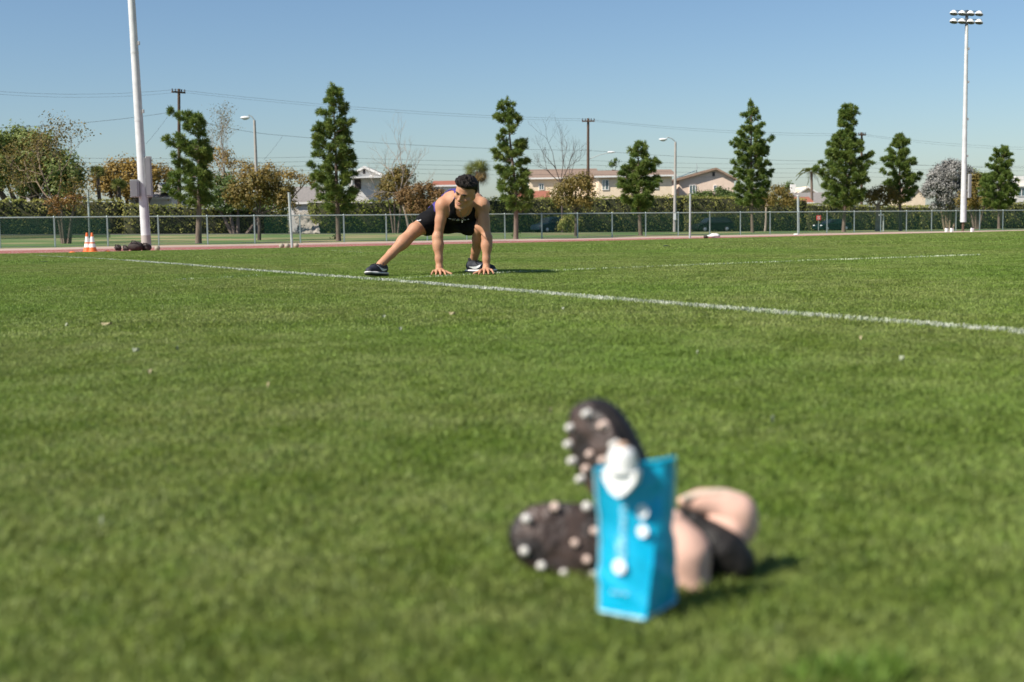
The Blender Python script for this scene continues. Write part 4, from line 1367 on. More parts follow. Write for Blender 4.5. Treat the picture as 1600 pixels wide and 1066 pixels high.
# ---- clipped hedges along the street
def hedge(label, xa, xb, ta, tb, q, thick, m, seed, size=.2, dens=34):
    g = np.random.default_rng(seed)
    sa, sb = s_of(xa, q), s_of(xb, q)
    za, zb = pt(xa, ta, depth_q(xa, q))[2], pt(xb, tb, depth_q(xb, q))[2]
    x0, y0 = XY(q+thick/2, (sa+sb)/2)
    base = np.array([x0, y0, float(ground_z(x0, y0))])
    t = thing('hedge', label, 'hedge', base, 'clipped hedges along the street')
    n = max(4, int((sb-sa)/1.2))
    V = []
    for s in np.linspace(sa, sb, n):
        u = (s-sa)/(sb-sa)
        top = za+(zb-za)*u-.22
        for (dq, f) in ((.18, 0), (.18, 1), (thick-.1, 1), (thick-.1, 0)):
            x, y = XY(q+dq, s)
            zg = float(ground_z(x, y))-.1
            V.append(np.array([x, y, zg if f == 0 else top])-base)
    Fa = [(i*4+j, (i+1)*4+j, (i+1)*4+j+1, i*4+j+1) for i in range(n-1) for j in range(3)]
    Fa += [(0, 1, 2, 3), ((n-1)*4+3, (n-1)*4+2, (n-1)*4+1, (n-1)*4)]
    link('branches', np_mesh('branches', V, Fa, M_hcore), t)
    # leaves over the face, the top and the ends, the face uneven
    L = sb-sa
    Hm = max(za, zb)-base[2]
    nf = int(L*Hm*dens)
    s = sa+g.random(nf)*L
    u = (s-sa)/L
    ztop = za+(zb-za)*u
    h = g.random(nf)**.9
    x, y = XY(q+.12, s)
    zg = ground_z(x, y)
    z = zg+.05+(ztop-zg-.05)*h
    bulge = .16*np.sin(s*1.9+seed)*np.sin(z*2.3)+.10*np.sin(s*4.7+z*3.1)+g.normal(0, .09, nf)
    x, y = XY(q+.05+bulge, s)
    C1 = np.stack([x, y, z], -1)
    N1 = unit(np.array([-N_[0], -N_[1], .35])[None]+g.normal(size=(nf, 3))*.55)
    nt_ = int(L*thick*dens*1.1)
    s = sa+g.random(nt_)*L
    ztop = za+(zb-za)*((s-sa)/L)
    w = g.random(nt_)*thick
    x, y = XY(q+w, s)
    C2 = np.stack([x, y, ztop-.12+.12*np.sin(s*2.1+seed)*np.sin(w*2)+.08*np.sin(s*5.3)+np.abs(g.normal(0, .10, nt_))], -1)
    N2 = unit(np.array([0, 0, 1.0])[None]+g.normal(size=(nt_, 3))*.5)
    ne = int(thick*Hm*dens)
    C3, N3 = [], []
    for se, sg in ((sa, -1), (sb, 1)):
        w = g.random(ne)*thick
        x, y = XY(q+w, se+sg*np.abs(g.normal(0, .08, ne)))
        zg = ground_z(x, y)
        ze = za if sg < 0 else zb
        C3.append(np.stack([x, y, zg+.05+(ze-zg-.1)*g.random(ne)], -1))
        N3.append(unit(np.array([sg*T_[0], sg*T_[1], .3])[None]+g.normal(size=(ne, 3))*.5))
    C = np.concatenate([C1, C2]+C3)-base
    N = np.concatenate([N1, N2]+N3)
    cl = .5+.28*np.sin(C[:, 0]*1.1+seed)+.22*np.sin(C[:, 2]*2.6+C[:, 0]*2.7)
    var = np.clip(cl*.55+g.random(len(C))*.55-.06, 0, 1)
    V, Fa, var = quads(C, N, size, g, var, 1.4)
    link('foliage', np_mesh('foliage', V, Fa, m, var), t)
hedge('dark hedge under the large round tree, behind the traffic cones', -70, 200, 312, 312, 122.0, 2.0, M_hedge, 51)
hedge('olive hedge between the floodlight mast and the bank of pale stones', 200.5, 455, 318, 328, 121.6, 2.0, M_hedge, 52)
hedge('bright yellow-green hedge beside the bank of pale stones', 497, 620, 313, 314, 121.8, 2.0, M_hedgey, 53)
hedge('long tall hedge behind the athlete and the dark blue car', 620.5, 1072, 313, 306, 122.2, 2.2, M_hedge, 54)
hedge('tall hedge behind the black parked car', 1072.5, 1262, 307, 311, 122.0, 2.2, M_hedge, 55)
hedge('lower hedge behind the dark green car and the pine trunks', 1262.5, 1440, 318, 322, 121.8, 2.2, M_hedge, 56)
hedge('brownish hedge behind the silver-grey shrub at the far end of the street', 1440.5, 1680, 322, 314, 121.6, 2.4, M_hedge, 57)

# small leaves and scraps lying on the turf
M_dry = mat('dry_leaf', (.36, .30, .15), .8, (.44, .38, .22), 20)
M_scrap = mat('pale_scrap', (.30, .33, .22), .8)
g_ = np.random.default_rng(77)
for i, (px, py, w, pale, lab) in enumerate((
        (105, 514, 13, 1, 'pale scrap lying alone on the turf far from the white line'), (168, 513, 34, 0, 'thin tan twig beside the pale scrap on the turf'),
        (277, 552, 9, 1, 'small white fleck on the turf below the tan twig'), (213, 555, 22, 1, 'faint pale scrap beside a small white fleck'),
        (235, 590, 14, 0, 'tan dry leaf on the open turf below the faint scrap'), (600, 501, 14, 1, 'pale scrap on the turf straight below the stretched foot'),
        (626, 521, 12, 1, 'pale scrap below another one, under the stretched leg'), (1206, 668, 15, 1, 'white fleck on the turf above the pink-lined shoes'),
        (1409, 569, 16, 1, 'pale scrap on the turf below the long white line'), (1345, 536, 10, 0, 'tan dry leaf close under the long white line'),
        (860, 655, 10, 0, 'small tan leaf on the turf beside the raised toe of the shoe'), (707, 496, 20, 0, 'thin tan blade of straw lying below the hands of the athlete'),
        (160, 833, 12, 1, 'blurred pale fleck on the near turf'), (420, 612, 10, 0, 'tan leaf on the turf midway to the stretched foot'),
        (1090, 560, 9, 1, 'tiny white fleck on the turf above the flask'), (880, 488, 10, 1, 'tiny white fleck close below the long white line'))):
    b = hit(px, py)
    r = .62*w/kpx(b[1])
    a = g_.random()*3.14 if w < 18 else .15
    n = 7
    v = [(0, 0, .006)]+[(r*.5*math.cos(6.283*k/n)*(1 if k % 2 else .75), r*(.30 if w < 18 else .10)*math.sin(6.283*k/n), .008*math.cos(k*2.1)) for k in range(n)]
    v = [(x*math.cos(a)-y*math.sin(a), x*math.sin(a)+y*math.cos(a), z) for x, y, z in v]
    v += [(x, y, z-.003) for x, y, z in v]
    f = [(0, 1+k, 1+(k+1) % n) for k in range(n)]+[(n+1, n+2+(k+1) % n, n+2+k) for k in range(n)]
    o = MB().add(v, f).build('turf_scrap' if pale else 'dry_leaf', M_scrap if pale else M_dry)
    o.location = (b[0], b[1], b[2]+.019)
    tag(o, lab, 'scrap' if pale else 'leaf', 'leaves and scraps on the turf')
# ================================================================== SIGNED DISTANCE MODELLING (for the figure, the shoes and the flask)
class Field:
    def __init__(self, lo, hi, h):
        self.lo, self.h = np.array(lo, float), h
        n = np.ceil((np.array(hi)-self.lo)/h).astype(int)+1
        self.n = n
        self.f = np.full(n, 1.0, np.float32)
    def sub(self, lo, hi):
        a = np.clip(np.floor((np.array(lo)-self.lo)/self.h).astype(int), 0, self.n-1)
        b = np.clip(np.ceil((np.array(hi)-self.lo)/self.h).astype(int)+1, 1, self.n)
        if np.any(b <= a):
            return None, None
        ax = [self.lo[i]+self.h*np.arange(a[i], b[i]) for i in range(3)]
        P = np.stack(np.meshgrid(*ax, indexing='ij'), -1)
        return tuple(slice(a[i], b[i]) for i in range(3)), P
    def put(self, fn, lo, hi, k=.02, op='add', pad=.03):
        s, P = self.sub(np.array(lo)-pad-k, np.array(hi)+pad+k)
        if s is None:
            return self
        d = fn(P).astype(np.float32)
        a = self.f[s]
        if op == 'add':
            hh = np.maximum(k-np.abs(a-d), 0)/k
            self.f[s] = np.minimum(a, d)-hh*hh*k*.25
        elif op == 'cut':
            hh = np.maximum(k-np.abs(a+d), 0)/k
            self.f[s] = np.maximum(a, -d)+hh*hh*k*.25
        return self
    def cap(self, a, b, ra, rb=None, k=.02, op='add', flat=None):
        """tapered capsule; FLAT = (axis, factor): thinner along axis"""
        a, b = np.array(a, float), np.array(b, float)
        rb = ra if rb is None else rb
        ab = b-a
        L2 = np.dot(ab, ab)+1e-12
        m = max(ra, rb)
        if flat is None:
            def fn(P):
                q = P-a
                t = np.clip((q@ab)/L2, 0, 1)
                return np.linalg.norm(q-t[..., None]*ab, axis=-1)-(ra+(rb-ra)*t)
        else:
            w, fac = unit(np.array(flat[0], float)), flat[1]
            def fn(P):
                q = P-a
                t = np.clip((q@ab)/L2, 0, 1)
                e = q-t[..., None]*ab
                c = e@w
                e2 = e+(c*(1/fac-1))[..., None]*w
                return (np.linalg.norm(e2, axis=-1)-(ra+(rb-ra)*t))*min(1, fac)**.5
        return self.put(fn, np.minimum(a, b)-m, np.maximum(a, b)+m, k, op)
    def ell(self, c, r, M=None, k=.02, op='add'):
        """ellipsoid; the rows of M are its axes"""
        c, r = np.array(c, float), np.array(r, float)
        M = np.eye(3) if M is None else np.array(M)
        def fn(P):
            q = (P-c)@M.T
            k0 = np.linalg.norm(q/r, axis=-1)
            k1 = np.linalg.norm(q/(r*r), axis=-1)
            return k0*(k0-1)/(k1+1e-9)
        return self.put(fn, c-r.max(), c+r.max(), k, op)
    def nets(self, f=None):
        f = self.f if f is None else f
        s = f < 0
        c = np.zeros(np.array(f.shape)-1, np.int8)
        for i in (0, 1):
            for j in (0, 1):
                for k in (0, 1):
                    c += s[i:f.shape[0]-1+i, j:f.shape[1]-1+j, k:f.shape[2]-1+k]
        act = (c > 0) & (c < 8)
        ijk = np.argwhere(act)
        idx = np.full(act.shape, -1, np.int32)
        idx[act] = np.arange(len(ijk))
        acc = np.zeros((len(ijk), 3)); cnt = np.zeros(len(ijk))
        cs = [(i, j, k) for i in (0, 1) for j in (0, 1) for k in (0, 1)]
        for a in cs:
            for ax in range(3):
                if a[ax]:
                    continue
                b = list(a); b[ax] = 1
                fa = f[ijk[:, 0]+a[0], ijk[:, 1]+a[1], ijk[:, 2]+a[2]]
                fb = f[ijk[:, 0]+b[0], ijk[:, 1]+b[1], ijk[:, 2]+b[2]]
                m = (fa < 0) != (fb < 0)
                t = fa/(fa-fb+1e-12)
                p = np.tile(np.array(a, float), (len(ijk), 1))
                p[:, ax] = t
                acc[m] += p[m]; cnt += m
        V = self.lo+self.h*(ijk+acc/cnt[:, None])
        Fs = []
        for ax in range(3):
            o = [i for i in range(3) if i != ax]
            sl0, sl1 = [slice(None)]*3, [slice(None)]*3
            sl0[ax], sl1[ax] = slice(0, -1), slice(1, None)
            A, B = s[tuple(sl0)], s[tuple(sl1)]
            e = np.argwhere(A != B)
            e = e[(e[:, o[0]] > 0) & (e[:, o[1]] > 0) & (e[:, o[0]] < f.shape[o[0]]-1) & (e[:, o[1]] < f.shape[o[1]]-1)]
            def q(d0, d1):
                g = e.copy()
                g[:, o[0]] -= d0; g[:, o[1]] -= d1
                return idx[g[:, 0], g[:, 1], g[:, 2]]
            Fq = np.stack([q(1, 1), q(0, 1), q(0, 0), q(1, 0)], 1)
            flip = A[e[:, 0], e[:, 1], e[:, 2]]
            if ax == 1:
                flip = ~flip
            Fq[~flip] = Fq[~flip][:, ::-1]
            Fs.append(Fq)
        return V, np.concatenate(Fs)
    def value(self, P):
        """trilinear value at P"""
        g = (np.asarray(P)-self.lo)/self.h
        i = np.clip(np.floor(g).astype(int), 0, self.n-2)
        t = np.clip(g-i, 0, 1)
        r = 0
        for a in (0, 1):
            for b in (0, 1):
                for c in (0, 1):
                    w = (t[:, 0] if a else 1-t[:, 0])*(t[:, 1] if b else 1-t[:, 1])*(t[:, 2] if c else 1-t[:, 2])
                    r = r+w*self.f[i[:, 0]+a, i[:, 1]+b, i[:, 2]+c]
        return r

def relax(V, Fa, it=2, w=.5):
    """a little Laplacian smoothing of the mesher's stair steps"""
    e = np.concatenate([Fa[:, [0, 1]], Fa[:, [1, 2]], Fa[:, [2, 3]], Fa[:, [3, 0]]])
    n = len(V)
    for _ in range(it):
        acc = np.zeros_like(V); cnt = np.zeros(n)
        for a, b in ((0, 1), (1, 0)):
            for d in range(3):
                acc[:, d] += np.bincount(e[:, a], V[e[:, b], d], n)
            cnt += np.bincount(e[:, a], minlength=n)
        V = V*(1-w)+w*acc/np.maximum(cnt, 1)[:, None]
    return V

# ================================================================== THE ATHLETE
M_skin = mat('skin', (.52, .280, .165), .55, (.44, .215, .125), 9, bump=.08, bscale=180, spec=.3, lo=.3, hi=.7)
M_skin.node_tree.nodes['Principled BSDF'].inputs['Subsurface Weight'].default_value = .15
M_skin.node_tree.nodes['Principled BSDF'].inputs['Subsurface Radius'].default_value = (.012, .005, .003)
M_hair = mat('black_hair', (.007, .005, .004), .7, (.018, .013, .010), 60, bump=.5, bscale=90, stretch=(1, 1, .3), spec=.2)
M_brow = mat('brow', (.012, .009, .008), .7)
M_eye = mat('eye_white', (.55, .50, .46), .3)
M_iris = mat('iris', (.012, .008, .006), .2)
M_lip = mat('lip', (.34, .135, .095), .5)
M_shirt = mat('black_jersey', (.006, .006, .007), .95, (.010, .010, .011), 30, bump=.35, bscale=26, spec=.12)
M_purple = mat('purple_jersey', (.040, .026, .18), .85, (.065, .042, .25), 26, bump=.35, bscale=30)
M_short = mat('black_shorts', (.007, .007, .008), .95, (.012, .012, .013), 18, bump=.4, bscale=22, spec=.15)
M_print = mat('white_print', (.70, .70, .70), .6)
M_sole = mat('shoe_sole_white', (.74, .71, .68), .6)
M_shoe = mat('shoe_black', (.012, .014, .022), .7, (.022, .026, .038), 60, bump=.2, bscale=150)
M_navy = mat('shoe_navy', (.025, .035, .065), .6)
M_sock = mat('black_sock', (.012, .012, .014), .9)
M_silver = mat('silver_chain', (.75, .72, .70), .25, metallic=.8)

C_HIP = pt(699, 339, 10.93)
hipL, kneeL, ankL = pt(684, 343, 10.88), pt(648.5, 361.5, 10.62), pt(597.5, 412.5, 10.42)
hipR, kneeR, ankR = pt(717, 346, 10.90), pt(752.5, 357, 10.56), pt(740, 408, 10.84)
shL, elL, wrL = pt(691.5, 324.5, 10.52), pt(684.5, 371, 10.50), pt(686.5, 420.5, 10.46)
shR, elR, wrR = pt(754.0, 325.0, 10.54), pt(760, 372, 10.50), pt(760, 420.5, 10.46)
neck0, neck1 = pt(722.5, 319, 10.54), pt(726, 311, 10.38)
headC = pt(727.0, 303.5, 10.30)
chest = pt(721.5, 326, 10.64)
waist = pt(709, 331, 10.80)
spine = unit(neck0-C_HIP)
lat = unit(shR-shL)
dors = unit(np.cross(lat, spine))
if dors[2] < 0:
    dors = -dors
latO = unit(np.cross(spine, dors))
if latO[0] < 0:
    latO = -latO
Mt = np.stack([latO, spine, dors])              # across, along the spine, towards the back

LO, HI = np.array([-1.36, 10.18, -.02]), np.array([-.08, 11.28, .86])
PERSON = thing('person', 'athlete in black sleeveless top and shorts, hands on the turf in a side lunge', 'person', (float(C_HIP[0]), float(C_HIP[1]), 0.0))
HS = .0045

def torso(F, off=0.0, k=.05):
    F.ell(C_HIP, np.array([.172, .125, .120])+off, Mt, k)
    F.ell(C_HIP-dors*.02-spine*.05, np.array([.165, .10, .112])+off, Mt, k)
    F.ell(waist, np.array([.142, .15, .100])+off, Mt, k)
    F.ell(chest, np.array([.172, .17, .112])+off, Mt, k)
    F.ell(chest+spine*.07+dors*.015, np.array([.165, .09, .085])+off, Mt, k)
    for s, sh in ((-1, shL), (1, shR)):
        F.ell(chest+latO*s*.085-dors*.065+spine*.045, np.array([.088, .075, .048])+off, Mt, .03)    # pectorals
        F.ell(chest+latO*s*.09+dors*.07+spine*.02, np.array([.075, .12, .045])+off, Mt, .04)         # shoulder blades
        F.cap(neck0+dors*.01+latO*s*.035, sh-latO*s*.02+dors*.025, .060+off, .050+off, .04)           # trapezius
    F.ell(neck0+dors*.01-spine*.05, np.array([.15, .09, .07])+off, Mt, .05)

def leg(F, hip, knee, ank, off=0.0, upto=1.0, side=1):
    kv = knee-hip
    m = hip+kv*.45
    F.cap(hip, m, .092+off, .086+off, .04)
    F.cap(m, knee-kv*.06, .086+off, .058+off, .03)
    if upto < 1:
        return
    F.ell(knee, (.056, .056, .058), None, .02)
    sv = ank-knee
    ax = unit(sv)
    back = unit(np.array([0, 1, 0])*.8+np.array([0, 0, -.5])-ax*np.dot(np.array([0, .8, -.5]), ax))
    F.cap(knee+sv*.03, knee+sv*.35, .050, .051, .03)
    F.cap(knee+sv*.35, knee+sv*.72, .050, .036, .03)
    F.cap(knee+sv*.72, ank+sv*.06, .036, .034, .02)
    F.cap(knee+sv*.16+back*.020, knee+sv*.45+back*.018, .038, .036, .03)     # calf
    F.cap(knee+unit(-back)*.020-ax*.01, knee+unit(-back)*.016+ax*.05, .028, .026, .02)   # kneecap

def arm(F, sh, el, wr, sgn):
    F.ell(sh+np.array([sgn*.004, 0, .004]), (.056, .062, .066), None, .03)
    a = el-sh
    F.cap(sh, sh+a*.45, .048, .041, .03)
    F.cap(sh+a*.45, el, .042, .037, .025)
    F.cap(sh+a*.25+np.array([0, -.016, 0]), sh+a*.70+np.array([0, -.014, 0]), .027, .026, .025)   # biceps
    F.cap(sh+a*.2+np.array([0, .018, 0]), sh+a*.66+np.array([0, .016, 0]), .028, .025, .025)       # triceps
    b = wr-el
    F.cap(el, el+b*.28, .037, .039, .02)
    F.cap(el+b*.28, el+b*.72, .039, .030, .03)
    F.cap(el+b*.72, wr, .030, .027, .02, flat=((0, 1, 0), .85))
    F.cap(el+b*.05+np.array([sgn*.012, 0, 0]), el+b*.4+np.array([sgn*.010, 0, 0]), .034, .026, .03)

def hand(F, wr, sgn):
    """flat on the turf, fingers spread towards the camera; sgn=+1: thumb to +X"""
    g0 = np.array([wr[0], wr[1], 0.022])
    heel = g0+np.array([0, .0, .018])
    F.cap(wr, heel, .028, .030, .015)
    kn = []
    tips = [(-.060, -.098), (-.020, -.150), (.018, -.166), (.058, -.152)]
    roots = [(-.036, -.060), (-.014, -.074), (.011, -.078), (.034, -.070)]
    pal = g0+np.array([0, -.045, .010])
    F.ell(pal, (.044, .054, .019), None, .015)
    for (tx, ty), (rx, ry), ln in zip(tips, roots, (.0075, .0085, .009, .0085)):
        r_ = g0+np.array([sgn*rx, ry, .016])
        t_ = np.array([wr[0]+sgn*tx, wr[1]+ty, .0115])
        m1 = r_+(t_-r_)*.42+np.array([0, 0, .012])
        m2 = r_+(t_-r_)*.75+np.array([0, 0, .006])
        F.cap(g0+np.array([sgn*rx*.55, -.030, .016]), r_, .013, .0115, .012)
        F.cap(r_, m1, .0112, ln+.0012, .006)
        F.cap(m1, m2, ln+.0012, ln+.0004, .004)
        F.cap(m2, t_, ln+.0004, ln-.0008, .004)
    # thumb leaves the side of the palm near its base
    a = g0+np.array([sgn*.026, -.020, .012])
    b = g0+np.array([sgn*.062, -.046, .004])
    c = np.array([wr[0]+sgn*.102, wr[1]-.066, .013])
    F.cap(a, b, .018, .0125, .014)
    F.cap(b, c, .0122, .0092, .006)

# head frame: x to the figure's own left (the viewer's right), y out of the face, z to the crown
hz = unit(np.array([.20, -.42, .88]))
hy = unit(np.array([-.40, -.86, -.34]))
hy = unit(hy-hz*np.dot(hy, hz))
hx = np.cross(hy, hz)
MH = np.stack([hx, hy, hz])
def hp(x, y, z):
    return headC+hx*x+hy*y+hz*z

def head(F):
    F.ell(hp(0, -.012, .030), (.076, .096, .098), MH, .02)
    F.ell(hp(0, .022, -.035), (.060, .068, .078), MH, .03)
    F.ell(hp(0, .048, .045), (.058, .045, .050), MH, .025)
    for s in (-1, 1):
        F.cap(hp(s*.056, -.005, -.062), hp(s*.022, .066, -.104), .020, .018, .025)      # jaw
        F.ell(hp(s*.046, .060, -.022), (.022, .022, .020), MH, .02)                     # cheek bone
        F.ell(hp(s*.074, -.012, -.012), (.012, .020, .032), MH, .006)                   # ear
        F.ell(hp(s*.031, .094, .010), (.017, .014, .011), MH, .012, 'cut')              # eye socket
        F.ell(hp(s*.031, .076, .009), (.0155, .0135, .0105), MH, .004)
        F.cap(hp(s*.012, .090, .026), hp(s*.046, .076, .028), .010, .009, .012)         # brow ridge
        F.ell(hp(s*.013, .094, -.034), (.009, .010, .008), MH, .006)                    # nostrils
    F.ell(hp(0, .070, -.108), (.020, .018, .017), MH, .02)                              # chin
    F.cap(hp(0, .088, .018), hp(0, .108, -.026), .008, .0105, .010)                     # nose
    F.ell(hp(0, .078, -.062), (.030, .018, .020), MH, .015)
    F.cap(hp(-.018, .088, -.058), hp(.018, .088, -.058), .0062, .0062, .005)
    F.cap(hp(-.015, .087, -.071), hp(.015, .087, -.071), .0068, .0068, .005)
    F.cap(hp(-.026, .096, -.0645), hp(.026, .096, -.0645), .0018, .0018, .004, 'cut')
    F.cap(neck0-dors*.01, neck1, .060, .054, .03)
    F.cap(neck1, hp(0, -.030, -.055), .054, .054, .03)

BF = Field(LO, HI, HS)
torso(BF)
leg(BF, hipL, kneeL, ankL)
leg(BF, hipR, kneeR, ankR)
arm(BF, shL, elL, wrL, -1)
arm(BF, shR, elR, wrR, 1)
hand(BF, wrL, 1)
hand(BF, wrR, -1)
head(BF)
V, Fa = BF.nets()
V = relax(V, Fa, 2, .4)
P0 = np.array(PERSON.location)
link('body', np_mesh('body', V-P0, Fa, M_skin, smooth=True), PERSON)

def field_part(name, F, m, mi=None, parent=PERSON, it=3, origin=P0):
    V, Fa = F.nets()
    V = relax(V, Fa, it, .45)
    k = mi(V[Fa].mean(1)) if mi else None
    return link(name, np_mesh(name, V-origin, Fa, m, smooth=True, mi=k), parent)

# ---- shorts
SF = Field(LO, HI, HS)
SF.ell(C_HIP, np.array([.172, .125, .120])+.009, Mt, .05)
SF.ell(C_HIP-dors*.02-spine*.05, np.array([.165, .10, .112])+.009, Mt, .05)
leg(SF, hipL, kneeL, ankL, .011, .5)
leg(SF, hipR, kneeR, ankR, .011, .5)
_, PG = SF.sub(LO, HI)
PG = PG[:SF.n[0], :SF.n[1], :SF.n[2]]
for hip, knee, p_, n_ in ((hipL, kneeL, pt(659.5, 357.5, 10.66), (-.74, -.33, -.58)), (hipR, kneeR, pt(744, 352, 10.60), (.96, -.08, -.22))):
    ax = unit(knee-hip)
    pl = (PG-p_)@unit(np.array(n_))
    near = np.linalg.norm(np.cross(PG-hip, ax), axis=-1) < .17
    SF.f = np.where(near & ((PG-hip)@ax > 0), np.maximum(SF.f, pl), SF.f)
SF.f = SF.f.astype(np.float32)
shorts = field_part('shorts', SF, M_short)

# ---- sleeveless top: torso, a little larger, with neck and arm openings
TF = Field(LO, HI, HS)
torso(TF, .015, .05)
TF.f = np.maximum(TF.f, -((PG-(C_HIP+spine*.02))@spine)).astype(np.float32)        # hem over the hips
# flutes of loose cloth
TF.f += (.0055*np.sin(PG@latO*62+PG@spine*30+2*np.sin(PG@dors*30))*np.clip(1-np.abs((PG-waist)@spine)/.25, 0, 1)).astype(np.float32)
for s, sh in ((-1, shL), (1, shR)):
    TF.ell(sh+latO*s*.035-dors*.012-spine*.012, (.100, .118, .15), Mt, .012, 'cut')
    TF.ell(sh+latO*s*.01+dors*.07+spine*.01, (.115, .13, .09) if s < 0 else (.135, .17, .12), Mt, .012, 'cut')
TF.ell(neck0-dors*.070+spine*.060, (.068, .105, .085), Mt, .012, 'cut')             # front neckline
TF.ell(neck0+spine*.075+dors*.03, (.066, .085, .09), Mt, .012, 'cut')               # back of the neck
def shirt_mi(c):
    d = (c-chest)@dors
    l = (c-chest)@latO
    u = (c-C_HIP)@spine
    w = .012*np.sin(u*60)+.010*np.sin(l*45)
    back = d+w > .016
    hem = (u < .14) & (d+w > -.055)
    return np.where(back | hem, 1, 0)
shirt = field_part('sleeveless_top', TF, [M_shirt, M_purple], shirt_mi)

# ---- flat print: laid on the surface of a field along a ray from outside
def on_surface(F, p, d, L=.25, n=120):
    t = np.linspace(0, L, n)
    P = p[None]+d[None]*t[:, None]
    v = F.value(P)
    i = np.argmax(v < 0)
    return P[i] if v[i] < 0 else None

def toward(px, py, Y0):
    p = pt(px, py, Y0)
    d = unit(p-np.array([0, 0, H_CAM]))
    return p, d

def print_stroke(name, F, pts_px, w, m, Y0, parent, lift=.004):
    P = []
    for (x, y) in pts_px:
        p, d = toward(x, y, Y0)
        q = on_surface(F, p, d, .9, 300)
        if q is not None:
            P.append(q-d*lift)
    if len(P) < 2:
        return None
    return [p-P0 for p in P]

marks = MB()
for st in (((701.0, 343.3), (703.2, 343.9), (705.3, 344.2)),
           ((706.8, 346.0), (707.9, 343.8), (709.6, 346.0), (711.2, 343.9)),
           ((713.2, 346.6), (715.0, 344.4), (716.8, 344.9), (717.4, 346.4), (713.4, 346.8)),
           ((724.6, 344.2), (725.8, 345.6), (728.2, 345.6)),
           ((730.6, 344.8), (732.8, 344.5))):
    q = print_stroke('m', TF, st, .004, M_print, 10.2, shirt)
    if q:
        marks.tube(q, .0026, 5)
marks.build('chest_lettering', M_print, PERSON)
logo = MB()
for st in (((650.8, 347.2), (652.2, 346.2), (653.4, 347.4), (654.4, 346.8)), ((654.6, 346.6), (656.0, 345.6), (657.2, 346.4), (657.8, 345.4)), ((652.4, 348.0), (654.6, 346.8), (656.6, 346.9))):
    q = print_stroke('m', SF, st, .004, M_print, 10.2, shorts)
    if q:
        logo.tube(q, .0036, 5)
if logo.v:
    logo.build('shorts_emblem', M_print, PERSON)

# ---- face: eyes, brows, lips
for s in (-1, 1):
    e = MB().ball((0, 0, 0), .0108, 12, 8)
    o = e.build('eye', M_eye, PERSON, True)
    o.location = Vector(hp(s*.031, .0775, .009)-P0)
    i = MB().ball((0, 0, 0), .0062, 10, 6)
    o2 = i.build('iris', M_iris, o, True)
    o2.location = Vector(hy*.0072-hx*.001-hz*.002)
    MB().tube([hp(s*.012, .1000, .0215)-P0, hp(s*.030, .0975, .0255)-P0, hp(s*.049, .0835, .0225)-P0], [.0038, .0048, .0022], 6).build('eyebrow', M_brow, PERSON, True)
    lid = MB().tube([hp(s*.017, .0895, .014)-P0, hp(s*.031, .0925, .0185)-P0, hp(s*.046, .083, .013)-P0], [.0020, .0026, .0018], 5)
    lid.build('eyelid', M_brow, PERSON, True)
for z, r in ((-.058, .0052), (-.0705, .0060)):
    MB().tube([hp(-.021, .0865, z*.97-.0015)-P0, hp(-.008, .0945, z)-P0, hp(.008, .0945, z)-P0, hp(.021, .0865, z*.97-.0015)-P0], [.0016, r*.86, r*.86, .0016], 7).build('lip', M_lip, PERSON, True)

# ---- hair: short at the sides, swept up in front
HF = Field(headC-.2, headC+.2, .0035)
HF.ell(hp(0, -.014, .034), np.array([.076, .096, .098])+.011, MH, .01)
HF.ell(hp(.006, .006, .088), (.088, .096, .048), MH, .03)
HF.ell(hp(.040, -.010, .060), (.048, .070, .055), MH, .03)
HF.ell(hp(-.016, .064, .092), (.050, .036, .030), MH, .025)
HF.ell(hp(.028, .050, .088), (.042, .040, .032), MH, .025)
_, PH = HF.sub(headC-.2, headC+.2)
PH = PH[:HF.n[0], :HF.n[1], :HF.n[2]]
q = (PH-headC)@MH.T
# hairline: forehead, temples, round the ears, nape
line = np.where(q[..., 1] > .035, .070-.10*np.abs(q[..., 0])-.15*np.maximum(0, np.abs(q[..., 0])-.045), np.where(q[..., 1] > -.015, .032-.012*0+(q[..., 1]+.015)*.55, -.052+.9*np.clip(q[..., 1]+.07, 0, .06)*1.2))
HF.f = np.maximum(HF.f, ((line-q[..., 2])*.7)).astype(np.float32)
HF.f += (.0030*np.sin(q[..., 0]*150+q[..., 1]*60+2*np.sin(q[..., 1]*50))*np.clip((q[..., 2]-.06)/.05, 0, 1)+.002*np.sin(q[..., 1]*120+q[..., 0]*90)*np.clip((q[..., 2]-.07)/.05, 0, 1)).astype(np.float32)
HF.f += (.011*np.clip(1-(q[..., 2]-line)/.04, 0, 1)).astype(np.float32)
field_part('hair', HF, M_hair, it=1)
# loose locks over the top
g_ = np.random.default_rng(9)
lk = MB()
for i in range(46):
    x, y = g_.uniform(-.060, .066), g_.uniform(-.02, .090)
    o = hp(x, y, .30)
    h_ = on_surface(HF, o, -hz, .26, 300)
    if h_ is None:
        continue
    p = h_-hz*.004-P0
    d = (hx*g_.normal(-.010, .012)+hy*g_.uniform(.004, .024))*1.1
    lk.tube([p, p+d*.55+hz*.007, p+d+hz*.002], [.0042, .0042, .0014], 5)
lk.build('hair_locks', M_hair, PERSON, True)

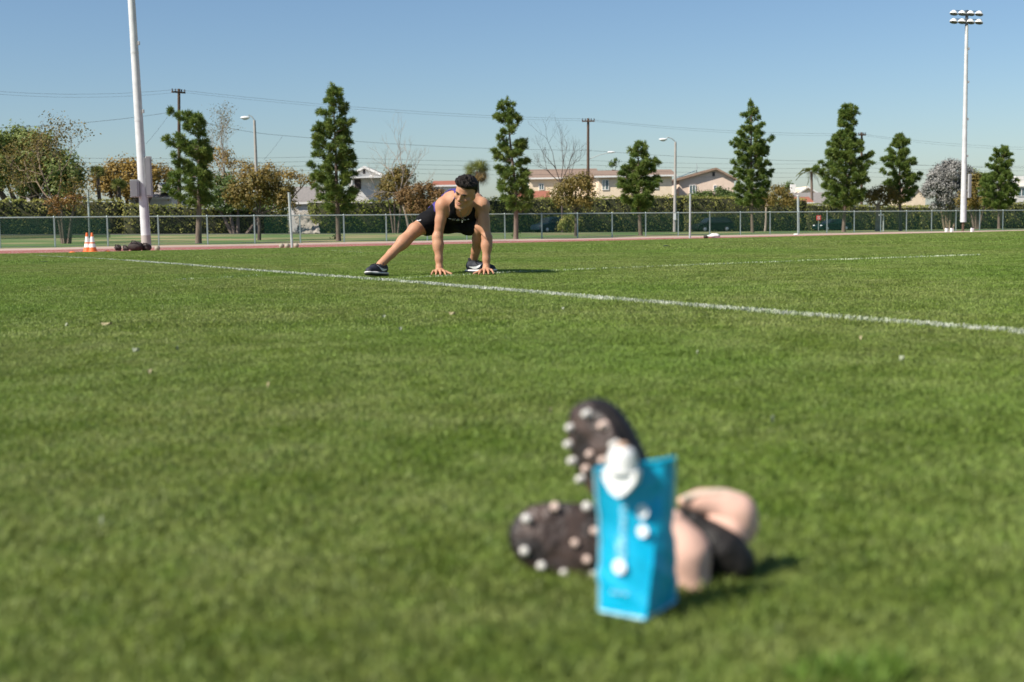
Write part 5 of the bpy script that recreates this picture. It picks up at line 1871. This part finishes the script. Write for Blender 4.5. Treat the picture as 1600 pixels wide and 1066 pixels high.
# ---- chain with a cross
ch = []
for (x, y) in ((719.2, 333.0), (720.4, 337.0), (721.4, 341.0), (722.2, 345.4)):
    p, d = toward(x, y, 10.0)
    ch.append(p+d*.20-P0)
nb = [neck0+latO*.055+dors*.02-P0]
pA, dA = toward(718.5, 330.0, 10.0)
c_ = [toward(x, y, 10.0) for x, y in ((718.4, 330.5), (719.6, 335.0), (720.8, 339.5), (721.9, 343.6), (724.6, 342.0), (728.2, 338.6), (731.0, 334.8), (732.4, 331.0))]
dep = [.36, .35, .345, .34, .345, .36, .38, .40]
ring = []
for (p, d), e in zip(c_, dep):
    f_ = BF.f
    q_ = None
    for F_ in (TF, BF):
        h_ = on_surface(F_, p, d, 1.0, 400)
        if h_ is not None and (q_ is None or np.dot(h_-q_, d) < 0):
            q_ = h_
    if q_ is not None:
        ring.append(q_-d*.006-P0)
neckl = MB().tube(ring, .0026, 5)
nk = neckl.build('necklace', M_silver, PERSON, True)
p, d = toward(722.3, 346.6, 10.0)
q_ = on_surface(TF, p, d, 1.0, 400)
if q_ is None:
    q_ = p+d*.5
q_ = q_-d*.012-P0
up_ = unit(cU-d*np.dot(cU, d))
MB().tube([q_+up_*.018, q_-up_*.018], .0036, 6).tube([q_-cR*.012+up_*.004, q_+cR*.012+up_*.004], .0036, 6).build('cross_pendant', M_silver, nk)

# ---- running shoes, modelled once: x heel to toe, y across, z up
def make_shoe(parent):
    XF = Field((-.03, -.075, -.01), (.33, .075, .16), .0032)
    for a, b, ra, rb in (((.035, 0, .052), (.10, 0, .050), .036, .036), ((.10, 0, .050), (.175, -.002, .044), .037, .039), ((.175, -.002, .042), (.245, -.004, .032), .041, .032), ((.045, 0, .065), (.060, 0, .098), .036, .035)):
        XF.cap(a, b, ra, rb, .025)
    XF.f = np.maximum(XF.f, .026-XF.sub((-.03, -.075, -.01), (.33, .075, .16))[1][..., 2]).astype(np.float32)
    XF.cap((.055, 0, .10), (.075, 0, .15), .026, .03, .006, 'cut')
    V, Fa = XF.nets()
    up = link('upper', np_mesh('upper', relax(V, Fa, 2), Fa, M_shoe, smooth=True), parent)
    MF = Field((-.03, -.08, -.02), (.34, .08, .08), .0032)
    for a, b, ra, rb in (((.028, 0, .016), (.12, 0, .015), .042, .040), ((.12, 0, .015), (.20, -.002, .015), .040, .048), ((.20, -.002, .016), (.255, -.006, .022), .048, .036)):
        MF.cap(a, b, ra, rb, .02, flat=((0, 0, 1), .27))
    PM = MF.sub((-.03, -.08, -.02), (.34, .08, .08))[1]
    MF.f = np.maximum(MF.f, .002-PM[..., 2]).astype(np.float32)
    V, Fa = MF.nets()
    so = link('midsole', np_mesh('midsole', relax(V, Fa, 2), Fa, M_sole, smooth=True), parent)
    OF = MF.f.copy()
    OF = np.maximum(OF, PM[..., 2]-.006)
    MF2 = Field((-.03, -.08, -.02), (.34, .08, .08), .0032)
    for a, b, ra, rb in (((.028, 0, .004), (.12, 0, .004), .043, .041), ((.12, 0, .004), (.20, -.002, .004), .041, .049), ((.20, -.002, .004), (.255, -.006, .010), .049, .036)):
        MF2.cap(a, b, ra, rb, .02, flat=((0, 0, 1), .14))
    V, Fa = MF2.nets()
    link('outsole', np_mesh('outsole', V, Fa, M_shoe, smooth=True), parent)
    # curved swoosh on both sides
    for s in (-1, 1):
        top, bot = [], []
        for u in np.linspace(0, 1, 16):
            x = .045+.135*u
            zc = .050+.030*(u**2.2)-.016*math.sin(u*3.14)*.9
            w = .0105*math.sin(math.pi*min(1, (1-u)*1.0+.02))**.8*(1-u*.2)+.0008 if u > .28 else .0105*(u/.28)**.8*.8+.0006
            for lst, z in ((top, zc+w), (bot, zc-w)):
                p = on_surface(XF, np.array([x, s*.075, z]), np.array([0, -s, 0.0]), .08, 200)
                if p is None:
                    p = np.array([x, s*.036, z])
                lst.append(p+np.array([0, s*.0022, 0]))
        n = len(top)
        v = top+bot
        f = [(i, i+1, n+i+1, n+i) if s < 0 else (n+i, n+i+1, i+1, i) for i in range(n-1)]
        MB().add(v, f).build('side_mark', M_print, parent)
    lc = MB()
    for i in range(5):
        x = .105+.022*i
        p = [on_surface(XF, np.array([x+(.008 if j % 2 else 0), y, .16]), np.array([0, 0, -1.0]), .16, 300) for j, y in enumerate((-.024, -.008, .008, .024))]
        p = [q+np.array([0, 0, .002]) for q in p if q is not None]
        if len(p) > 1:
            lc.tube(p, .0030, 5)
    for s in (-1, 1):
        lc.tube([(.10, 0, .092), (.085, s*.030, .105), (.115, s*.052, .088), (.125, s*.040, .070)], .0028, 5)
    lc.build('laces', M_sock, parent, True)
    MB().lathe([(.034, .085), (.036, .10), (.037, .118), (.035, .122)], (.055, 0, 0), 16).build('sock', M_sock, parent, True)
SHOE = bpy.data.objects.new('running_shoe', None)
COL.objects.link(SHOE)
make_shoe(SHOE)
def place_shoe(o, heel, yaw, pitch, roll, label):
    o.parent = None
    o.matrix_world = Matrix.Translation(Vector(heel)) @ Euler((0, 0, yaw)).to_matrix().to_4x4() @ Euler((0, pitch, 0)).to_matrix().to_4x4() @ Euler((roll, 0, 0)).to_matrix().to_4x4()
    tag(o, label, 'shoe', 'running shoes worn by the athlete')
SH2 = copy_tree(SHOE)
# stretched leg: toe to the west and the camera; bent leg: toe to the east
aL = ankL-P0
PERSON.location.z = .010
hL = np.array([ankL[0]+.022, ankL[1]+.055, .014])
place_shoe(SHOE, hL, math.atan2(-.90, -.44), R(-4), R(4), 'black running shoe with white sole on the stretched leg, toe on the white line')
hR = np.array([ankR[0]-.060, ankR[1]+.020, .014])
place_shoe(SH2, hR, math.atan2(-.46, .89), 0.0, 0.0, 'black running shoe with white sole on the bent leg, behind the hand')
# ================================================================== NEAR THINGS: FLASK AND FOOTBALL BOOTS
M_blue = mat('flask_blue', (.0, .43, .66), .40, (.0, .39, .60), 14, bump=.12, bscale=30, spec=.5)
M_blue.node_tree.nodes['Principled BSDF'].inputs['Subsurface Weight'].default_value = .35
M_blue.node_tree.nodes['Principled BSDF'].inputs['Subsurface Radius'].default_value = (.004, .02, .03)
M_seam = mat('flask_seam', (.30, .66, .80), .35)
M_capw = mat('cap_white', (.82, .81, .79), .35)
M_valve = mat('valve_tan', (.55, .36, .25), .5)
M_inkw = mat('flask_print', (.78, .83, .85), .5)
M_inkp = mat('flask_print_pale', (.30, .66, .80), .5)
M_boot = mat('boot_black', (.014, .012, .011), .55, (.026, .022, .020), 30, bump=.25, bscale=70, spec=.3)
M_plate = mat('boot_sole', (.020, .015, .013), .42, (.115, .075, .060), 30, bump=.5, bscale=45, spec=.35, lo=.42, hi=.72)  # paler mottling puts glossy highlights into the colour of the sole
M_stud = mat('stud', (.72, .68, .62), .4)
M_studp = mat('stud_bronze', (.72, .54, .45), .4)
M_lining = mat('pink_lining', (.74, .46, .36), .85, (.70, .42, .32), 18, bump=.1)
M_rim = mat('cream_binding', (.70, .58, .45), .85)

# ---- the soft flask: a stand-up pouch, square below, pinched flat above
FB = [hit(936, 957), hit(1010, 970)]
Yf = 1.50
A0, B0 = pt(937, 955, 1.466), pt(1008, 969, 1.432)
C0 = pt(1056, 940, 1.497)
D0 = A0+(C0-B0)
zf = min(A0[2], B0[2], C0[2])
T0, T1 = pt(929, 733, 1.475), pt(1055, 717, 1.485)
Fo = (A0+B0+C0+D0)/4
Fo[2] = 0
flask = thing('soft_flask', 'bright blue soft drinking flask with a white spout cap standing before the football boots', 'flask', Fo)
nb_, nt_ = 28, 30
def ring_at(t, u):
    """u runs round the pouch: A-B, B-C, C-D, D-A"""
    c = [A0, B0, C0, D0]
    w = u*4 % 4
    i = int(w)
    e = w-i
    # rounded corners by easing
    p_lo = c[i]+(c[(i+1) % 4]-c[i])*e
    mid = (A0+B0+C0+D0)/4
    nrm = p_lo-mid
    thick = (T1-T0)
    back = unit(np.cross(np.array([0, 0, 1.0]), thick))
    tc = [T0-back*.003, T1-back*.003+(T0-T1)*.0, T1+back*.003, T0+back*.003]
    # at the top front face is A-B, the side B-C vanishes
    def top(w):
        if w < 1.0:
            return T0+(T1-T0)*w*.86-back*.004
        if w < 2.0:
            return T0+(T1-T0)*(.86+.14*(w-1))+back*(-.004+.008*(w-1))
        if w < 3.0:
            return T1+(T0-T1)*(w-2)*.86+back*.004
        return T1+(T0-T1)*(.86+.14*(w-3))+back*(.004-.008*(w-3))
    p_hi = top(w)
    s = t**1.25
    p = p_lo*(1-s)+p_hi*s
    belly = math.sin(math.pi*min(1, t*1.05))*.0075*math.sin(math.pi*e)
    n2 = unit(np.array([nrm[0], nrm[1], 0]))
    waist = -.0035*math.exp(-((t-.62)/.16)**2)
    wr = .0012*math.sin(t*23+w*5)+.0010*math.sin(w*9+t*41)
    dent = -.007*math.exp(-((t-.80)/.07)**2-((w-.97)/.18)**2)
    return p+n2*(belly+waist+wr*math.sin(math.pi*min(t*1.2, 1))+dent)
NU = 64
V, Fa = [], []
ts = np.concatenate([[0], np.linspace(.012, 1, 34)])
for k, t_ in enumerate(ts):
    for j in range(NU):
        p = ring_at(t_, j/NU)
        if k == 0:
            p = p+(Fo-np.array([p[0], p[1], 0]))*np.array([.05, .05, 0])
        V.append(p-Fo)
V = np.array(V)
for k in range(len(ts)-1):
    for j in range(NU):
        Fa.append((k*NU+j, k*NU+(j+1) % NU, (k+1)*NU+(j+1) % NU, (k+1)*NU+j))
mb = MB().add(V, Fa)
mb.f.append(tuple(range(NU-1, -1, -1)))
mb.f.append(tuple(range((len(ts)-1)*NU, len(ts)*NU)))
fb_ = mb.build('pouch', M_blue, flask, True)
seam = [np.array(ring_at(1.0, u))-Fo for u in np.linspace(0, .5, 20)]
MB().tube(seam, .0030, 6).build('top_seam', M_blue, flask, True)
MB().tube([np.array(ring_at(t_, .25))-Fo for t_ in np.linspace(.01, .62, 20)], .0016, 5).build('side_seam', M_blue, flask, True)
MB().tube([np.array(ring_at(.012, u))-Fo for u in np.linspace(0, .5, 30)], .0021, 6).build('bottom_seam', M_seam, flask, True)
MB().tube([np.array(ring_at(t_, .5))-Fo for t_ in np.linspace(.01, 1, 24)], .0016, 5).build('side_seam', M_seam, flask, True)
MB().tube([np.array(ring_at(t_, 0.0))-Fo for t_ in np.linspace(.01, 1, 24)], .0016, 5).build('side_seam', M_seam, flask, True)
# spout: a flange welded into the face, a wide collar, the cap and its valve
nF = unit(np.cross(B0-A0, T0-A0))
if nF[1] > 0:
    nF = -nF
upF = unit((T0+T1)/2-(A0+B0)/2)
exF = np.cross(upF, nF)
def onface(px, py, lift=0.0):
    """point of the pouch front seen at this pixel of the photograph"""
    d = ray(px, py)
    o = np.array([0, 0, H_CAM])
    # the front face as a bilinear patch between A, B and the top edge
    P = A0
    n = nF
    s = np.dot(P-o, n)/np.dot(d, n)
    return o+d*s
def face_pt(u, t_, lift=.001):
    p = np.array(ring_at(t_, u*.25))
    return p+nF*lift-Fo
sp0 = pt(972, 742, 1.460)-Fo
ax_ = unit(upF*.985+nF*.15)
ff = []
for lift in (-.004, .007):
    ff += [sp0+exF*x+upF*y+nF*lift for x, y in ((-.0225, .006), (-.0215, -.006), (-.010, -.020), (0, -.0255), (.010, -.020), (.0215, -.006), (.0225, .006))]
MB().add(ff, [tuple(range(6, -1, -1)), tuple(range(7, 14))]+[(k, (k+1) % 7, 7+(k+1) % 7, 7+k) for k in range(7)]).build('spout_flange', M_capw, flask)
cp_ = MB().tube([sp0+ax_*.004, sp0+ax_*.006, sp0+ax_*.024, sp0+ax_*.029, sp0+ax_*.032], [.0185, .0165, .0160, .0140, .009], 24)
cpo = cp_.build('cap', M_capw, flask, True)
rb = MB()
MB().tube([sp0+ax_*.029, sp0+ax_*.036, sp0+ax_*.038], [.0075, .0065, .003], 14).build('bite_valve', M_valve, flask, True)
a1, a2 = np.cross(ax_, [0, 1, 0]), None
a1 = unit(a1); a2 = np.cross(ax_, a1)
for k in range(20):
    an = 6.283*k/20
    r_ = a1*math.cos(an)+a2*math.sin(an)
    MB().tube([sp0+ax_*.007+r_*.0165, sp0+ax_*.023+r_*.0160], .0011, 4).build('grip_rib', M_capw, cpo)
# printed marks on the face: a wordmark reading upwards, two rings, an emblem and a small line below
def disc(u, t_, r, m, name):
    c = face_pt(u, t_)
    v = [c]+[c+exF*r*math.cos(6.283*k/18)+upF*r*math.sin(6.283*k/18) for k in range(18)]
    MB().add([x+nF*.0035 for x in v], [(0, 1+k, 1+(k+1) % 18) for k in range(18)]).build(name, m, flask)
def dash(u, t_, w, h, m, name, mbx=None):
    c = face_pt(u, t_, .0018)
    v = [c-exF*w/2-upF*h/2, c+exF*w/2-upF*h/2, c+exF*w/2+upF*h/2, c-exF*w/2+upF*h/2]
    (mbx or MB()).add(v, [(0, 1, 2, 3)])
def uv_of(px, py):
    """face coordinates of a pixel, by search"""
    best = None
    for t_ in np.linspace(.02, .95, 94):
        for u in np.linspace(.02, .98, 49):
            p = np.array(ring_at(t_, u*.25))-np.array([0, 0, H_CAM])
            zc = p@cF
            x, y = 800+FPX*(p@cR)/zc, 533-FPX*(p@cU)/zc
            e = (x-px)**2+(y-py)**2
            if best is None or e < best[0]:
                best = (e, u, t_)
    return best[1], best[2]
k_ = kpx(1.52)
disc(*uv_of(1006, 799), 10.5/k_, M_inkw, 'round_mark')
disc(*uv_of(1006, 828), 9.5/k_, M_inkw, 'round_mark')
disc(*uv_of(971, 883), 11.5/k_, M_inkw, 'emblem')
u_, t_ = uv_of(975, 812)
u2, t2 = uv_of(971, 848)
# wordmark: upright strokes of small letters turned on their side
wm = MB()
for i, yy in enumerate(np.linspace(786, 868, 12)):
    uu_, tt_ = uv_of(975 if yy < 834 else 971, yy)
    wd = (9 if yy < 834 else 17)/k_
    dash(uu_, tt_, wd, 3.2/k_, None, '', wm)
    if i % 2:
        dash(uu_-.03*(1 if i % 4 == 1 else -1), tt_-.012, wd*.35, 6.5/k_, None, '', wm)
wm_o = wm.build('wordmark', M_inkp, flask)
wm_o['kind'] = 'stuff'
sm = MB()
for i, xx in enumerate((957, 961, 966, 972, 977, 981)):
    uu_, tt_ = uv_of(xx, 924+.6*i)
    dash(uu_, tt_, 3.2/k_, (3 if i % 2 else 5)/k_, None, '', sm)
sm_o = sm.build('small_print', M_inkp, flask)
sm_o['kind'] = 'stuff'

# ---- the pair of football boots
def boot_axis(P, R_):
    return [np.array(p) for p in P], R_

def boot(label, toe, ball, heel, sole_n, wide):
    """a boot lying free: toe, ball and heel are points on the middle of the foot; SOLE_N: the way the sole faces"""
    n = unit(np.array(sole_n, float))
    ax = unit(heel-toe)
    n = unit(n-ax*np.dot(n, ax))
    w = np.cross(ax, n)*wide          # the across axis carries the width
    o = (toe+heel)/2
    root = thing('football_boot', label, 'football boot', (float(o[0]), float(o[1]), 0.0), 'the pair of football boots')
    O = np.array([o[0], o[1], 0.0])
    L = np.linalg.norm(heel-toe)
    def at(x, y, z):                 # x from toe (0) to heel (1), y across, z out of the sole
        return toe+ax*L*x+w*y+n*z
    lo = np.min([toe, heel], 0)-.12
    hi = np.max([toe, heel], 0)+.12
    F = Field(lo, hi, .0036)
    Mx = np.stack([ax, w/wide**2, n])
    F.ell(at(.15, 0, -.020), (.048, .042, .030), Mx, .02)
    F.ell(at(.32, 0, -.024), (.075, .050, .036), Mx, .03)
    F.ell(at(.56, 0, -.032), (.075, .038, .042), Mx, .03)
    F.ell(at(.80, 0, -.034), (.060, .036, .046), Mx, .03)
    F.ell(at(.90, 0, -.036), (.036, .034, .046), Mx, .02)
    PP = F.sub(lo, hi)[1][:F.n[0], :F.n[1], :F.n[2]]
    F.f = np.maximum(F.f, (PP-toe)@n-.004).astype(np.float32)          # the flat of the sole
    # ankle opening with its lining
    F.ell(at(.86, 0, -.082), (.050, .027, .045), Mx, .006, 'cut')
    V, Fa = F.nets()
    up = link('upper', np_mesh('upper', relax(V, Fa, 2)-O, Fa, M_boot, smooth=True), root)
    S = Field(lo, hi, .0036)
    S.ell(at(.165, 0, .004), (.050, .045, .009), Mx, .012)
    S.ell(at(.34, 0, .004), (.070, .053, .009), Mx, .012)
    S.ell(at(.58, 0, .003), (.075, .036, .009), Mx, .012)
    S.ell(at(.86, 0, .004), (.050, .036, .009), Mx, .012)
    V, Fa = S.nets()
    so = link('sole_plate', np_mesh('sole_plate', relax(V, Fa, 2)-O, Fa, M_plate, smooth=True), root)
    for i, (x, y) in enumerate(((.065, -.021), (.070, .021), (.150, .038), (.185, -.040), (.250, .045), (.285, .004), (.325, -.045), (.345, .024), (.365, -.014), (.375, .044), (.78, -.024), (.78, .024), (.92, -.020), (.92, .020))):
        b = at(x, y, .009)-O
        MB().tube([b, b+n*.004, b+n*.011, b+n*.0125], [.0072, .0056, .0046, .0034], 12).build('stud', M_studp if i in (5, 7, 8, 3) else M_stud, so, True)
    return root, at, O, Mx

# boot lying on its side, sole to the camera and to the west
toeA, heelA = pt(798, 834, 1.67), pt(1150, 870, 1.66)
bootA, atA, OA, MA = boot('black football boot lying on its side, pale studs of its sole towards the camera', toeA, None, heelA, (-.22, -.92, .30), 1.0)
# boot propped on its heel against the first, toe in the air
toeB, heelB = pt(908, 642, 1.77), pt(1012, 878, 1.66)
bootB, atB, OB, MB_ = boot('black football boot propped up on its heel, toe in the air behind the blue flask', toeB, None, heelB, (-.66, -.72, .05), .86)

def pad(name, chain, r, m, parent, O, k=.02, cuts=()):
    P = [pt(*c) for c in chain]
    lo, hi = np.min(P, 0)-max(r)-.02, np.max(P, 0)+max(r)+.02
    F = Field(lo, hi, .003)
    for i in range(len(P)-1):
        F.cap(P[i], P[i+1], r[i], r[i+1], k)
    for c, rr in cuts:
        F.ell(pt(*c), (rr,)*3, None, .006, 'cut')
    V, Fa = F.nets()
    return link(name, np_mesh(name, relax(V, Fa, 2)-O, Fa, m, smooth=True), parent)
# the lying boot: padded pink tongue and lining turned towards the camera beside the flask
pad('tongue_lining', [(1052, 812, 1.600), (1072, 862, 1.598), (1080, 912, 1.595)], [.014, .027, .0255], M_lining, bootA, OA)
pad('heel_counter', [(1074, 800, 1.645), (1106, 850, 1.645), (1128, 896, 1.642)], [.012, .025, .027], M_boot, bootA, OA)
# the propped boot: wide collar with pink lining, open to the east
pad('heel_counter', [(1086, 813, 1.622), (1127, 856, 1.618), (1148, 880, 1.618)], [.012, .025, .027], M_boot, bootB, OB)
pad('collar_lining', [(1066, 783, 1.635), (1096, 784, 1.64), (1126, 790, 1.645), (1150, 804, 1.645), (1155, 824, 1.645)], [.007, .012, .0175, .0235, .0235], M_lining, bootB, OB)
pad('insole_lining', [(1116, 812, 1.632), (1140, 830, 1.630), (1150, 840, 1.630)], [.011, .0175, .0155], M_lining, bootB, OB)
MB().tube([pt(x, y, d)-OB for x, y, d in ((1066, 779, 1.625), (1090, 773, 1.63), (1125, 769, 1.635), (1155, 775, 1.64), (1175, 792, 1.64), (1182, 818, 1.638), (1172, 845, 1.632))], [.0035, .004, .004, .004, .004, .004, .003], 8).build('collar_binding', M_rim, bootB, True)

# a lush tuft of real grass growing through the turf, close to the lens
M_weed = leafmat('weed_blades', (.110, .205, .026), (.19, .29, .05), .3)
b = hit(1345, 1072)
g_ = np.random.default_rng(21)
n_ = 300
o_ = np.stack([g_.normal(0, .035, n_), g_.normal(0, .018, n_), np.zeros(n_)], -1)
d_ = unit(np.stack([g_.normal(0, .5, n_), g_.normal(0, .5, n_), np.ones(n_)], -1))
h_ = g_.uniform(.025, .050, n_)[:, None]
s_ = unit(np.cross(d_, g_.normal(size=(n_, 3))))*.0016
V = np.stack([o_-s_, o_+s_, o_+d_*h_*.6+s_, o_+d_*h_+np.array([0, 0, -.006]), o_+d_*h_*.6-s_], 1).reshape(-1, 3)
i = np.arange(n_)[:, None]*5
Fa = np.concatenate([np.concatenate([i, i+1, i+2], 1), np.concatenate([i, i+2, i+4], 1), np.concatenate([i+4, i+2, i+3], 1)])
t = thing('grass_tuft', 'bright green grass tuft close to the lens, below the flask', 'grass tuft', b)
link('blades', np_mesh('blades', V, Fa, M_weed, np.concatenate([g_.random(n_)]*3)), t)['kind'] = 'stuff'
